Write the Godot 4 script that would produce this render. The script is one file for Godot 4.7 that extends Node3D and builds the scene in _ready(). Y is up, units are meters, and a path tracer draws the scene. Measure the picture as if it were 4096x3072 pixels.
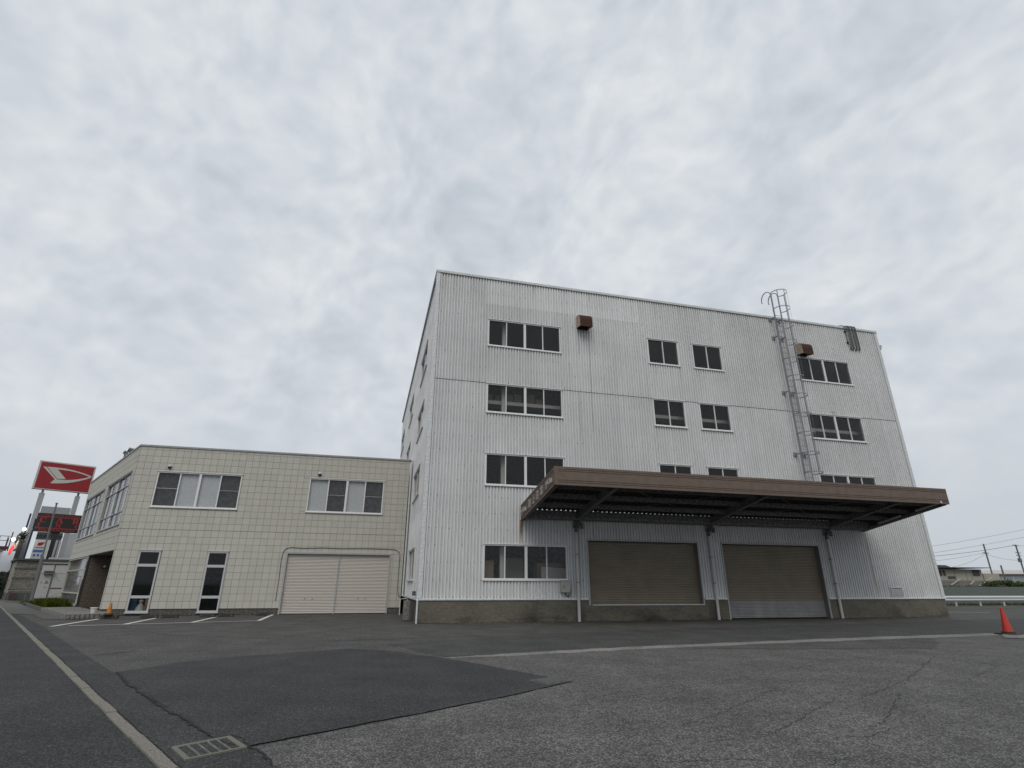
extends Node3D

# ---------------------------------------------------------------- mesh building
class MB:
	var v := PackedVector3Array()
	var n := PackedVector3Array()
	var T := Transform3D.IDENTITY
	var cols := PackedColorArray()
	var tint := Color(-1, 0, 0)  # set it to colour the faces that follow
	func tri_n(a: Vector3, b: Vector3, c: Vector3, na: Vector3, nb: Vector3, nc: Vector3) -> void:
		# a b c counter-clockwise from outside; stored clockwise
		if tint.r >= 0.0:
			for k in 3:
				cols.append(tint)
		v.append(T * a); v.append(T * c); v.append(T * b)
		n.append((T.basis * na).normalized()); n.append((T.basis * nc).normalized()); n.append((T.basis * nb).normalized())
	func tri(a: Vector3, b: Vector3, c: Vector3) -> void:
		var k := (b - a).cross(c - a).normalized()
		tri_n(a, b, c, k, k, k)
	func quad(a: Vector3, b: Vector3, c: Vector3, d: Vector3) -> void:
		var k := (c - a).cross(d - b).normalized()
		tri_n(a, b, c, k, k, k)
		tri_n(a, c, d, k, k, k)
	func quad_n(a: Vector3, b: Vector3, c: Vector3, d: Vector3, na: Vector3, nb: Vector3, nc: Vector3, nd: Vector3) -> void:
		tri_n(a, b, c, na, nb, nc)
		tri_n(a, c, d, na, nc, nd)
	func hexa(p: Array) -> void:
		# p: bottom ring 0..3 (counter-clockwise from above), top ring 4..7
		quad(p[3], p[2], p[1], p[0])
		quad(p[4], p[5], p[6], p[7])
		for i in 4:
			var j: int = (i + 1) % 4
			quad(p[i], p[j], p[j + 4], p[i + 4])
	func box(a: Vector3, b: Vector3) -> void:
		hexa([Vector3(a.x, a.y, b.z), Vector3(b.x, a.y, b.z), Vector3(b.x, a.y, a.z), Vector3(a.x, a.y, a.z),
			Vector3(a.x, b.y, b.z), Vector3(b.x, b.y, b.z), Vector3(b.x, b.y, a.z), Vector3(a.x, b.y, a.z)])
	func bevel_box(a: Vector3, b: Vector3, e: float) -> void:
		# chamfered box: three crossing slabs joined by a hull of corner and edge faces
		var xs := [a.x, a.x + e, b.x - e, b.x]
		var ys := [a.y, a.y + e, b.y - e, b.y]
		var zs := [a.z, a.z + e, b.z - e, b.z]
		quad(Vector3(xs[1], ys[1], b.z), Vector3(xs[2], ys[1], b.z), Vector3(xs[2], ys[2], b.z), Vector3(xs[1], ys[2], b.z))
		quad(Vector3(xs[2], ys[1], a.z), Vector3(xs[1], ys[1], a.z), Vector3(xs[1], ys[2], a.z), Vector3(xs[2], ys[2], a.z))
		quad(Vector3(b.x, ys[1], zs[2]), Vector3(b.x, ys[1], zs[1]), Vector3(b.x, ys[2], zs[1]), Vector3(b.x, ys[2], zs[2]))
		quad(Vector3(a.x, ys[1], zs[1]), Vector3(a.x, ys[1], zs[2]), Vector3(a.x, ys[2], zs[2]), Vector3(a.x, ys[2], zs[1]))
		quad(Vector3(xs[1], b.y, zs[2]), Vector3(xs[2], b.y, zs[2]), Vector3(xs[2], b.y, zs[1]), Vector3(xs[1], b.y, zs[1]))
		quad(Vector3(xs[1], a.y, zs[1]), Vector3(xs[2], a.y, zs[1]), Vector3(xs[2], a.y, zs[2]), Vector3(xs[1], a.y, zs[2]))
		for sx in [0, 1]:
			for sy in [0, 1]:
				var X: float = xs[3 * sx]
				var Xi: float = xs[1 + sx]
				var Y: float = ys[3 * sy]
				var Yi: float = ys[1 + sy]
				face([Vector3(X, Yi, zs[1]), Vector3(X, Yi, zs[2]), Vector3(Xi, Y, zs[2]), Vector3(Xi, Y, zs[1])], (a + b) / 2.0)
				for sz in [0, 1]:
					var Z: float = zs[3 * sz]
					var Zi: float = zs[1 + sz]
					face([Vector3(X, Yi, Zi), Vector3(Xi, Y, Zi), Vector3(Xi, Yi, Z)], (a + b) / 2.0)
			for sz in [0, 1]:
				var X2: float = xs[3 * sx]
				var X2i: float = xs[1 + sx]
				var Z2: float = zs[3 * sz]
				var Z2i: float = zs[1 + sz]
				face([Vector3(X2, ys[1], Z2i), Vector3(X2, ys[2], Z2i), Vector3(X2i, ys[2], Z2), Vector3(X2i, ys[1], Z2)], (a + b) / 2.0)
		for sy in [0, 1]:
			for sz in [0, 1]:
				var Y3: float = ys[3 * sy]
				var Y3i: float = ys[1 + sy]
				var Z3: float = zs[3 * sz]
				var Z3i: float = zs[1 + sz]
				face([Vector3(xs[1], Y3, Z3i), Vector3(xs[2], Y3, Z3i), Vector3(xs[2], Y3i, Z3), Vector3(xs[1], Y3i, Z3)], (a + b) / 2.0)
	func face(p: Array, centre: Vector3) -> void:
		var k: Vector3 = (p[1] - p[0]).cross(p[2] - p[0])
		if k.dot(p[0] - centre) < 0.0:
			p.reverse()
		if p.size() == 3:
			tri(p[0], p[1], p[2])
		else:
			quad(p[0], p[1], p[2], p[3])
	func tube(pts: Array, r: float, sides := 8) -> void:
		var rings := []
		var side := Vector3.ZERO
		for i in pts.size():
			var d: Vector3 = (pts[mini(i + 1, pts.size() - 1)] - pts[maxi(i - 1, 0)]).normalized()
			if side == Vector3.ZERO:
				side = d.cross(Vector3.UP if absf(d.y) < 0.9 else Vector3.RIGHT).normalized()
			side = (side - d * side.dot(d)).normalized()
			var up := d.cross(side)
			var ring := []
			for k in sides:
				var t := TAU * k / sides
				ring.append(side * cos(t) + up * sin(t))
			rings.append(ring)
		for i in pts.size() - 1:
			for k in sides:
				var j: int = (k + 1) % sides
				var A: Vector3 = rings[i][k]
				var B: Vector3 = rings[i][j]
				var C: Vector3 = rings[i + 1][j]
				var D: Vector3 = rings[i + 1][k]
				quad_n(pts[i] + A * r, pts[i] + B * r, pts[i + 1] + C * r, pts[i + 1] + D * r, A, B, C, D)
		for e in [0, pts.size() - 1]:
			for k in range(1, sides - 1):
				if e == 0:
					tri(pts[e] + rings[e][0] * r, pts[e] + rings[e][k + 1] * r, pts[e] + rings[e][k] * r)
				else:
					tri(pts[e] + rings[e][0] * r, pts[e] + rings[e][k] * r, pts[e] + rings[e][k + 1] * r)
	func bar(a: Vector3, b: Vector3, w: float, h: float, up := Vector3.UP) -> void:
		# rectangular bar from a to b, h along up, w across
		var d := (b - a).normalized()
		var s := d.cross(up).normalized() * w / 2.0
		var u := s.cross(d).normalized() * h / 2.0
		var c := [a - s - u, a + s - u, a + s + u, a - s + u]
		var e := [b - s - u, b + s - u, b + s + u, b - s + u]
		var mid := (a + b) / 2.0
		face([c[0], c[1], c[2], c[3]], mid)
		face([e[0], e[1], e[2], e[3]], mid)
		for i in 4:
			var j: int = (i + 1) % 4
			face([c[i], c[j], e[j], e[i]], mid)
	func lathe(prof: Array, sides := 20) -> void:
		# prof: Vector2(radius, y) from bottom to top
		for i in prof.size() - 1:
			var p: Vector2 = prof[i]
			var q: Vector2 = prof[i + 1]
			var sl := Vector2(q.y - p.y, p.x - q.x).normalized()
			for k in sides:
				var t0 := TAU * k / sides
				var t1 := TAU * (k + 1) / sides
				var d0 := Vector3(cos(t0), 0, -sin(t0))
				var d1 := Vector3(cos(t1), 0, -sin(t1))
				var n0 := d0 * sl.x + Vector3.UP * sl.y
				var n1 := d1 * sl.x + Vector3.UP * sl.y
				quad_n(d0 * p.x + Vector3.UP * p.y, d1 * p.x + Vector3.UP * p.y, d1 * q.x + Vector3.UP * q.y, d0 * q.x + Vector3.UP * q.y, n0, n1, n1, n0)
	func prism(poly: PackedVector2Array, z0: float, z1: float) -> void:
		# polygon in xy extruded along z
		var p := poly
		if Geometry2D.is_polygon_clockwise(p):
			p.reverse()
		var t := Geometry2D.triangulate_polygon(p)
		for i in range(0, t.size(), 3):
			var a := p[t[i]]
			var b := p[t[i + 1]]
			var c := p[t[i + 2]]
			if (b - a).cross(c - a) < 0.0:
				var x := b
				b = c
				c = x
			tri(Vector3(a.x, a.y, z1), Vector3(b.x, b.y, z1), Vector3(c.x, c.y, z1))
			tri(Vector3(a.x, a.y, z0), Vector3(c.x, c.y, z0), Vector3(b.x, b.y, z0))
		for i in p.size():
			var a2 := p[i]
			var b2 := p[(i + 1) % p.size()]
			quad(Vector3(a2.x, a2.y, z0), Vector3(b2.x, b2.y, z0), Vector3(b2.x, b2.y, z1), Vector3(a2.x, a2.y, z1))
	func mesh(uv: Variant = null) -> ArrayMesh:
		var arr := []
		arr.resize(Mesh.ARRAY_MAX)
		arr[Mesh.ARRAY_VERTEX] = v
		arr[Mesh.ARRAY_NORMAL] = n
		if cols.size() == v.size():
			arr[Mesh.ARRAY_COLOR] = cols
		if uv is Callable:
			var t := PackedVector2Array()
			for p in v:
				t.append(uv.call(p))
			arr[Mesh.ARRAY_TEX_UV] = t
		var m := ArrayMesh.new()
		m.add_surface_from_arrays(Mesh.PRIMITIVE_TRIANGLES, arr)
		return m

# ---------------------------------------------------------------- nodes
var used := {}
func numbered(called: String) -> String:
	var k: int = used.get(called, 0)
	used[called] = k + 1
	return called if k == 0 else "%s_%03d" % [called, k]

func tag(o: Node3D, label: String, category: String, group := "", kind := "") -> Node3D:
	o.set_meta("label", label)
	if category != "":
		o.set_meta("category", category)
	if group != "":
		o.set_meta("group", group)
	if kind != "":
		o.set_meta("kind", kind)
	return o

func thing(called: String, at: Vector3, label: String, category: String, group := "") -> Node3D:
	var o := Node3D.new()
	o.name = numbered(called)
	o.position = at
	add_child(o)
	return tag(o, label, category, group)

func put(called: String, m: Mesh, mat: Material, parent: Node) -> MeshInstance3D:
	var o := MeshInstance3D.new()
	o.name = numbered(called) if parent == self else called
	o.mesh = m
	o.material_override = mat
	parent.add_child(o, true)
	return o

# a part whose mesh was built in world coordinates, under a thing that stands at `base`
func part(called: String, mb: MB, mat: Material, parent: Node3D, uv: Variant = null) -> MeshInstance3D:
	var o := put(called, mb.mesh(uv), mat, parent)
	o.position = -parent_origin(parent)
	return o

func parent_origin(p: Node) -> Vector3:
	var s := Vector3.ZERO
	while p != self and p is Node3D:
		s += (p as Node3D).position
		p = p.get_parent()
	return s

func struct(called: String, mb: MB, mat: Material, uv: Variant = null) -> MeshInstance3D:
	var o := put(called, mb.mesh(uv), mat, self)
	o.set_meta("kind", "structure")
	return o

# ---------------------------------------------------------------- materials
func lin(r: float, g: float, b: float) -> Color:
	return Color(r, g, b).linear_to_srgb()

func noise(seed_: int, freq: float, type := FastNoiseLite.TYPE_SIMPLEX_SMOOTH, oct := 4) -> FastNoiseLite:
	var f := FastNoiseLite.new()
	f.seed = seed_
	f.frequency = freq
	f.noise_type = type
	f.fractal_octaves = oct
	return f

func mottle(seed_: int, freq: float, lo: float, hi: float, size := 512, oct := 5) -> ImageTexture:
	var im := noise(seed_, freq, FastNoiseLite.TYPE_SIMPLEX_SMOOTH, oct).get_seamless_image(size, size)
	var d := im.get_data()
	for i in d.size():
		d[i] = int(255.0 * lerpf(lo, hi, d[i] / 255.0))
	var out := Image.create_from_data(size, size, false, Image.FORMAT_L8, d)
	return ImageTexture.create_from_image(out)

func plain(c: Color, rough: float, tex: Texture2D = null, scale := 1.0, metal := 0.0) -> StandardMaterial3D:
	var m := StandardMaterial3D.new()
	m.albedo_color = c
	m.roughness = rough
	m.metallic = metal
	if tex:
		m.albedo_texture = tex
		m.uv1_triplanar = true
		m.uv1_world_triplanar = true
		m.uv1_scale = Vector3.ONE * scale
	return m

func glass(c: Color, alpha: float) -> StandardMaterial3D:
	var m := StandardMaterial3D.new()
	m.albedo_color = Color(c.r, c.g, c.b, alpha)
	m.transparency = BaseMaterial3D.TRANSPARENCY_ALPHA
	m.roughness = 0.03
	m.metallic_specular = 0.34
	return m

func glow(c: Color, e: float) -> StandardMaterial3D:
	var m := StandardMaterial3D.new()
	m.albedo_color = c
	m.emission_enabled = true
	m.emission = c
	m.emission_energy_multiplier = e
	m.roughness = 0.4
	return m

var M := {}

func asphalt_image(seed_: int, binder: float, stone: float, share: float, speck: float) -> ImageTexture:
	var size := 1024
	var cell := noise(seed_, 0.09, FastNoiseLite.TYPE_CELLULAR, 1)
	cell.fractal_type = FastNoiseLite.FRACTAL_NONE
	cell.cellular_return_type = FastNoiseLite.RETURN_CELL_VALUE
	var a := cell.get_seamless_image(size, size).get_data()
	var edge := noise(seed_, 0.09, FastNoiseLite.TYPE_CELLULAR, 1)
	edge.fractal_type = FastNoiseLite.FRACTAL_NONE
	edge.cellular_return_type = FastNoiseLite.RETURN_DISTANCE
	var b := edge.get_seamless_image(size, size).get_data()
	var big := noise(seed_ + 5, 0.012, FastNoiseLite.TYPE_SIMPLEX_SMOOTH, 5).get_seamless_image(size, size).get_data()
	var out := PackedByteArray()
	out.resize(size * size)
	for i in size * size:
		var s := a[i] / 255.0
		var x := binder
		if s > 1.0 - share:
			x = lerpf(binder, stone * (0.55 + 0.9 * fmod(s * 37.0, 1.0)), clampf(1.35 - b[i] / 110.0, 0.0, 1.0))
		if s < speck:
			x = lerpf(x, 1.0, clampf(1.5 - b[i] / 70.0, 0.0, 1.0))
		x *= 0.72 + 0.56 * big[i] / 255.0
		out[i] = int(clampf(pow(x, 1.0 / 2.2), 0.0, 1.0) * 255.0)
	return ImageTexture.create_from_image(Image.create_from_data(size, size, false, Image.FORMAT_L8, out))

func asphalt(tex: Texture2D, c: Color, scale: float, rough := 0.9) -> StandardMaterial3D:
	var m := plain(c, rough, tex, scale)
	m.detail_enabled = true
	m.detail_blend_mode = BaseMaterial3D.BLEND_MODE_MUL
	m.detail_albedo = M.macro
	m.detail_uv_layer = BaseMaterial3D.DETAIL_UV_2
	m.uv2_triplanar = true
	m.uv2_world_triplanar = true
	m.uv2_scale = Vector3.ONE * 0.16
	m.heightmap_enabled = true
	m.heightmap_texture = tex
	m.heightmap_scale = 0.25
	m.metallic_specular = 0.35
	return m

# weathered sheet steel of the front: streaks, grime and rust where the wall shows them
func front_image() -> ImageTexture:
	var w := 1024
	var h := 580
	var sx := w / 23.25
	var sy := h / 13.17
	var st := noise(11, 1.0, FastNoiseLite.TYPE_SIMPLEX_SMOOTH, 4)
	var bl := noise(12, 1.0, FastNoiseLite.TYPE_SIMPLEX_SMOOTH, 4)
	var im := Image.create(w, h, false, Image.FORMAT_RGB8)
	var wins := [[2.27, 5.5], [9.71, 11.27], [12.01, 13.56], [17.81, 20.97]]
	var rows := [10.66, 7.73, 4.82, 1.42]
	for j in h:
		var y := 13.93 - (j + 0.5) / sy
		for i in w:
			var x := (i + 0.5) / sx
			var streak := st.get_noise_2d(x * 5.0, y * 0.16)
			var blot := bl.get_noise_2d(x * 0.35, y * 0.45)
			var fine := bl.get_noise_2d(x * 6.0 + 90.0, y * 2.0)
			var k := 0.93 + 0.030 * streak + 0.035 * blot + 0.02 * fine
			# sheets hung in strips of about 0.75 m, each a little different
			var sheet := fmod(sin(floor(x / 0.74) * 12.9898 + (3.0 if y > 8.97 else 0.0)) * 43758.5, 1.0)
			k += 0.018 * sheet
			var dirt := 0.0
			# grime that ran down from the roof edge
			dirt += maxf(0.0, 0.17 - (13.9 - y) * 0.13) * clampf(0.35 + 1.6 * st.get_noise_2d(x * 3.0 + 40.0, y * 0.10), 0.0, 1.0)
			# runs below window sills
			for c in wins:
				if x > c[0] - 0.1 and x < c[1] + 0.1:
					for r in rows:
						var d: float = r - y
						if d > 0.0 and d < 1.5:
							dirt += maxf(0.0, 0.12 * (1.0 - d / 1.5)) * clampf(0.1 + 2.2 * st.get_noise_2d(x * 7.0 + 70.0, y * 0.3), 0.0, 1.0)
			# the sheet above the upper left windows was cleaned or repainted
			if x > 2.19 and x < 9.4 and y > 12.63:
				k += 0.05
				dirt *= 0.4
			var col := Vector3(k, k, k * 0.997)
			col = col.lerp(Vector3(0.60, 0.61, 0.57), clampf(dirt, 0.0, 0.7))
			im.set_pixel(i, j, Color(col.x, col.y, col.z))
	# rust runs: x, top, bottom, half width, strength
	var rng := RandomNumberGenerator.new()
	rng.seed = 5
	var runs := [[3.71, 3.55, 2.66, 0.035, 0.95], [19.64, 3.44, 0.82, 0.03, 0.55], [6.84, 11.85, 7.2, 0.03, 0.20], [6.28, 8.95, 6.6, 0.03, 0.16],
		[6.36, 11.9, 10.3, 0.03, 0.10], [19.37, 9.15, 8.93, 0.12, 0.75], [17.95, 12.0, 10.0, 0.04, 0.3], [3.9, 1.44, 0.8, 0.05, 0.25], [17.35, 10.6, 8.4, 0.08, 0.16]]
	for q in 26:
		runs.append([rng.randf_range(0.5, 23.0), 13.9, rng.randf_range(13.2, 13.8), 0.03, rng.randf_range(0.05, 0.25)])
	for r in runs:
		for j in range(int((13.93 - r[1]) * sy), int((13.93 - r[2]) * sy)):
			var y2 := 13.93 - (j + 0.5) / sy
			for i in range(int((r[0] - r[3] * 2.5) * sx), int((r[0] + r[3] * 2.5) * sx) + 1):
				if i < 0 or i >= w or j < 0 or j >= h:
					continue
				var x2 := (i + 0.5) / sx
				var a: float = clampf(1.6 - absf(x2 - r[0]) / r[3], 0.0, 1.0) * r[4] * (0.6 + 0.8 * absf(st.get_noise_2d(x2 * 9.0, y2 * 3.0))) * clampf((y2 - r[2]) * 2.0, 0.15, 1.0)
				im.set_pixel(i, j, im.get_pixel(i, j).lerp(Color(0.44, 0.27, 0.14), clampf(a, 0.0, 0.9)))
	return ImageTexture.create_from_image(im)

func plinth_image() -> ImageTexture:
	var w := 1024
	var h := 48
	var nz := noise(31, 1.0, FastNoiseLite.TYPE_SIMPLEX_SMOOTH, 5)
	var im := Image.create(w, h, false, Image.FORMAT_RGB8)
	for j in h:
		var y := 0.78 * (1.0 - (j + 0.5) / h)
		for i in w:
			var x := 23.25 * (i + 0.5) / w
			var k := 0.86 + 0.10 * nz.get_noise_2d(x * 0.9, y * 1.6) + 0.10 * nz.get_noise_2d(x * 5.0, y * 9.0)
			# splashed and damp stains with ragged outlines
			var edge := 0.16 + 0.16 * nz.get_noise_2d(x * 1.1 + 30.0, 0.0) + 0.05 * nz.get_noise_2d(x * 6.0, 4.0)
			if y < edge and nz.get_noise_2d(x * 0.6 + 9.0, y * 2.0) > 0.12:
				k *= 0.86
			for s in [[4.1, 0.5, 0.62], [20.4, 0.45, 0.5], [8.6, 0.7, 0.42], [11.5, 0.3, 0.6], [5.95, 0.25, 0.55]]:
				var d := Vector2((x - s[0]) / s[1], (y - 0.02) / s[2]).length() + 0.45 * nz.get_noise_2d(x * 2.5, y * 3.0 + s[0])
				if d < 1.0:
					k *= 0.74 + 0.2 * d
			im.set_pixel(i, j, Color(k, k * 0.985, k * 0.95))
	return ImageTexture.create_from_image(im)

func make_materials() -> void:
	M.macro = mottle(3, 0.009, 0.80, 1.0, 512, 6)
	M.fine = mottle(4, 0.03, 0.82, 1.0)
	M.rough_mottle = mottle(5, 0.02, 0.55, 1.0)
	var as_a := asphalt_image(21, 0.27, 0.80, 0.42, 0.014)
	var as_b := asphalt_image(22, 0.30, 0.84, 0.60, 0.02)
	M.as_base = asphalt(as_a, lin(0.230, 0.227, 0.217), 0.8)
	M.as_near = asphalt(as_a, lin(0.235, 0.231, 0.221), 0.8)
	M.as_band = asphalt(as_a, lin(0.184, 0.184, 0.182), 0.8)
	M.as_fresh = asphalt(as_a, lin(0.131, 0.132, 0.136), 0.85)
	M.as_lane = asphalt(as_a, lin(0.136, 0.137, 0.138), 0.85)
	M.as_road = asphalt(as_a, lin(0.127, 0.129, 0.131), 0.75)
	M.as_worn = asphalt(as_b, lin(0.248, 0.245, 0.235), 0.62)
	M.as_strip = asphalt(as_b, lin(0.50, 0.485, 0.45), 0.8)
	M.earth = plain(lin(0.11, 0.10, 0.085), 1.0, M.rough_mottle, 0.15)
	M.crack = plain(lin(0.012, 0.012, 0.012), 1.0)
	M.kerb = plain(lin(0.26, 0.245, 0.21), 0.95, mottle(41, 0.05, 0.6, 1.0), 1.3)
	M.conc = plain(lin(0.27, 0.26, 0.24), 0.95, M.rough_mottle, 0.7)
	M.conc_dark = plain(lin(0.13, 0.13, 0.12), 0.95, M.rough_mottle, 0.9)
	M.paint_line = plain(lin(0.74, 0.73, 0.69), 0.9, mottle(42, 0.08, 0.7, 1.0), 2.0)
	var front := StandardMaterial3D.new()
	front.albedo_color = lin(0.685, 0.695, 0.70)
	front.albedo_texture = front_image()
	front.roughness = 0.5
	front.metallic_specular = 0.4
	M.front = front
	M.side = plain(lin(0.76, 0.765, 0.77), 0.5, mottle(44, 0.008, 0.84, 1.0), 0.25)
	M.trim = plain(lin(0.66, 0.68, 0.69), 0.5, M.fine, 0.6)
	M.cap = plain(lin(0.62, 0.64, 0.635), 0.5, M.fine, 0.5)
	M.frame = plain(lin(0.80, 0.80, 0.79), 0.45, M.fine, 1.2)
	M.frame_cream = plain(lin(0.50, 0.49, 0.42), 0.5, M.fine, 1.2)
	M.frame3 = plain(lin(0.34, 0.35, 0.37), 0.45, M.fine, 1.2)
	M.frame2 = plain(lin(0.55, 0.56, 0.58), 0.4, M.fine, 1.2)
	var pl := StandardMaterial3D.new()
	pl.albedo_color = lin(0.155, 0.147, 0.126)
	pl.albedo_texture = plinth_image()
	pl.roughness = 0.95
	M.plinth = pl
	M.plinth_side = plain(lin(0.13, 0.122, 0.105), 0.95, M.rough_mottle, 0.8)
	M.bolt = plain(lin(0.16, 0.14, 0.12), 0.7)
	M.glass = glass(lin(0.012, 0.015, 0.015), 0.18)
	M.glass_clear = glass(lin(0.05, 0.055, 0.055), 0.10)
	M.inside = plain(lin(0.22, 0.222, 0.215), 0.9, M.rough_mottle, 0.4)
	M.inside_floor = plain(lin(0.18, 0.18, 0.175), 0.9, M.rough_mottle, 0.5)
	M.beam_white = plain(lin(0.74, 0.74, 0.68), 0.6, M.fine, 1.0)
	M.carton = plain(lin(0.40, 0.31, 0.21), 0.9, M.fine, 2.0)
	M.carton_pale = plain(lin(0.42, 0.39, 0.33), 0.9, M.fine, 2.0)
	M.board = plain(lin(0.78, 0.78, 0.74), 0.8, M.fine, 1.5)
	var shut := plain(lin(0.255, 0.22, 0.168), 0.65, mottle(45, 0.006, 0.88, 1.0), 0.3)
	M.shutter = shut
	M.shutter_grey = plain(lin(0.36, 0.36, 0.355), 0.5, M.macro, 0.3)
	M.shutter_cream = plain(lin(0.56, 0.515, 0.47), 0.6)
	M.guide = plain(lin(0.40, 0.41, 0.42), 0.45, M.fine, 1.0)
	M.jamb = plain(lin(0.20, 0.185, 0.165), 0.7, M.fine, 1.0)
	M.fascia = plain(lin(0.142, 0.100, 0.077), 0.55, mottle(46, 0.012, 0.86, 1.0), 0.5)
	M.fascia_dark = plain(lin(0.05, 0.035, 0.028), 0.7)
	M.steel_dark = plain(lin(0.27, 0.265, 0.265), 0.8, M.rough_mottle, 0.8)
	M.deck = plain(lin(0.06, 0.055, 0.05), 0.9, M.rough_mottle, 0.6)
	M.deck_top = plain(lin(0.2, 0.19, 0.18), 0.8, M.rough_mottle, 0.6)
	M.letter = plain(lin(0.70, 0.68, 0.62), 0.8, mottle(47, 0.12, 0.7, 1.0, 256), 3.0)
	M.galv = plain(lin(0.27, 0.275, 0.30), 0.5, M.fine, 1.5, 0.15)
	M.pipe = plain(lin(0.56, 0.56, 0.55), 0.55, M.fine, 1.2)
	M.pipe_dark = plain(lin(0.15, 0.15, 0.155), 0.6, M.rough_mottle, 1.4)
	M.rust = plain(lin(0.10, 0.029, 0.015), 0.85, mottle(48, 0.05, 0.35, 1.0, 256), 1.2)
	M.hood_side = plain(lin(0.66, 0.52, 0.38), 0.8, mottle(49, 0.03, 0.55, 1.0, 256), 1.3)
	M.black = plain(lin(0.012, 0.012, 0.013), 0.6)
	M.rubber = plain(lin(0.02, 0.02, 0.02), 0.7)
	M.boxgrey = plain(lin(0.42, 0.42, 0.39), 0.5, M.fine, 1.5)
	M.tiles = []
	for k in 5:
		var tone := 0.965 + 0.0165 * k
		M.tiles.append(plain(lin(0.525 * tone, 0.51 * tone, 0.455 * tone), 0.75, mottle(60 + k, 0.09, 0.84, 1.0, 256), 1.4))
	M.tile_mass = plain(Color.WHITE, 0.75, mottle(66, 0.09, 0.84, 1.0, 256), 1.4)
	M.tile_mass.vertex_color_use_as_albedo = true
	M.joint = plain(lin(0.21, 0.20, 0.17), 0.95)
	M.coping = plain(lin(0.32, 0.32, 0.325), 0.5, M.fine, 0.8)
	M.base_cream = plain(lin(0.14, 0.135, 0.122), 0.95, M.rough_mottle, 0.9)
	M.blind = plain(lin(0.66, 0.70, 0.72), 0.85, M.fine, 0.8)
	M.curtain = plain(lin(0.085, 0.09, 0.094), 0.9, mottle(50, 0.02, 0.6, 1.0, 256), 0.8)
	M.curtain_pale = plain(lin(0.58, 0.57, 0.52), 0.9, M.fine, 0.8)
	M.curtain_grey = plain(lin(0.27, 0.275, 0.27), 0.9, M.fine, 0.8)
	M.brick = plain(lin(0.13, 0.097, 0.073), 0.85, M.rough_mottle, 1.2)
	M.mortar = plain(lin(0.07, 0.06, 0.05), 0.95)
	M.porch_dark = plain(lin(0.16, 0.135, 0.11), 0.9)
	M.bronze = plain(lin(0.03, 0.027, 0.025), 0.5)
	M.cable = plain(lin(0.16, 0.15, 0.14), 0.7)
	M.orange = plain(lin(0.58, 0.21, 0.015), 0.6, mottle(51, 0.05, 0.7, 1.0, 256), 2.0)
	M.red_cone = plain(lin(0.52, 0.030, 0.018), 0.5, M.fine, 2.0)
	M.stopblock = plain(lin(0.055, 0.045, 0.037), 0.9, M.rough_mottle, 2.0)
	M.white_plastic = plain(lin(0.60, 0.60, 0.57), 0.5)
	M.blue = plain(lin(0.03, 0.10, 0.22), 0.6)
	M.grass = plain(lin(0.095, 0.14, 0.025), 0.9)
	M.grass.vertex_color_use_as_albedo = true
	M.grass.albedo_color = Color.WHITE
	M.grass.backlight_enabled = true
	M.grass.backlight = lin(0.16, 0.20, 0.03)
	M.sign_red = plain(lin(0.30, 0.006, 0.012), 0.45, M.fine, 0.4)
	M.sign_white = plain(lin(0.55, 0.54, 0.50), 0.5, M.fine, 0.6)
	M.sign_pole = plain(lin(0.38, 0.39, 0.41), 0.5, M.fine, 0.4)
	M.led_black = plain(lin(0.012, 0.010, 0.010), 0.4)
	M.led_red = glow(lin(0.24, 0.016, 0.014), 0.10)
	M.neon = glow(lin(1.0, 0.03, 0.03), 1.6)
	M.lamp = glow(Color(1, 0.98, 0.94), 6.0)
	M.shed_wall = plain(lin(0.40, 0.375, 0.30), 0.8, M.rough_mottle, 0.5)
	M.shed_white = plain(lin(0.52, 0.52, 0.50), 0.7, M.fine, 0.5)
	M.shed_dark = plain(lin(0.06, 0.06, 0.065), 0.8)
	M.maroon = plain(lin(0.075, 0.022, 0.028), 0.7)
	M.navy = plain(lin(0.015, 0.014, 0.045), 0.6)
	M.pole_grey = plain(lin(0.16, 0.17, 0.175), 0.6, M.fine, 0.8)
	M.pale_panel = plain(lin(0.46, 0.49, 0.53), 0.6)
	M.sign_blue = plain(lin(0.03, 0.10, 0.30), 0.5)
	M.text_grey = plain(lin(0.09, 0.095, 0.11), 0.6)
	M.rail_white = plain(lin(0.60, 0.61, 0.62), 0.45, M.fine, 0.8)
	M.retain = plain(lin(0.135, 0.165, 0.152), 0.95, M.fine, 0.35)
	M.house_wall = plain(lin(0.40, 0.38, 0.31), 0.85, M.fine, 0.4)
	M.house_roof = plain(lin(0.05, 0.048, 0.05), 0.8, M.rough_mottle, 0.5)
	M.far_blue = plain(lin(0.30, 0.33, 0.36), 0.8, M.fine, 0.2)
	M.far_pale = plain(lin(0.50, 0.49, 0.46), 0.8, M.fine, 0.2)
	M.wire = plain(lin(0.10, 0.11, 0.125), 0.7)
	M.util_pole = plain(lin(0.13, 0.13, 0.145), 0.8)
	M.leaf = StandardMaterial3D.new()
	M.leaf.vertex_color_use_as_albedo = true
	M.leaf.roughness = 0.8

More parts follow.
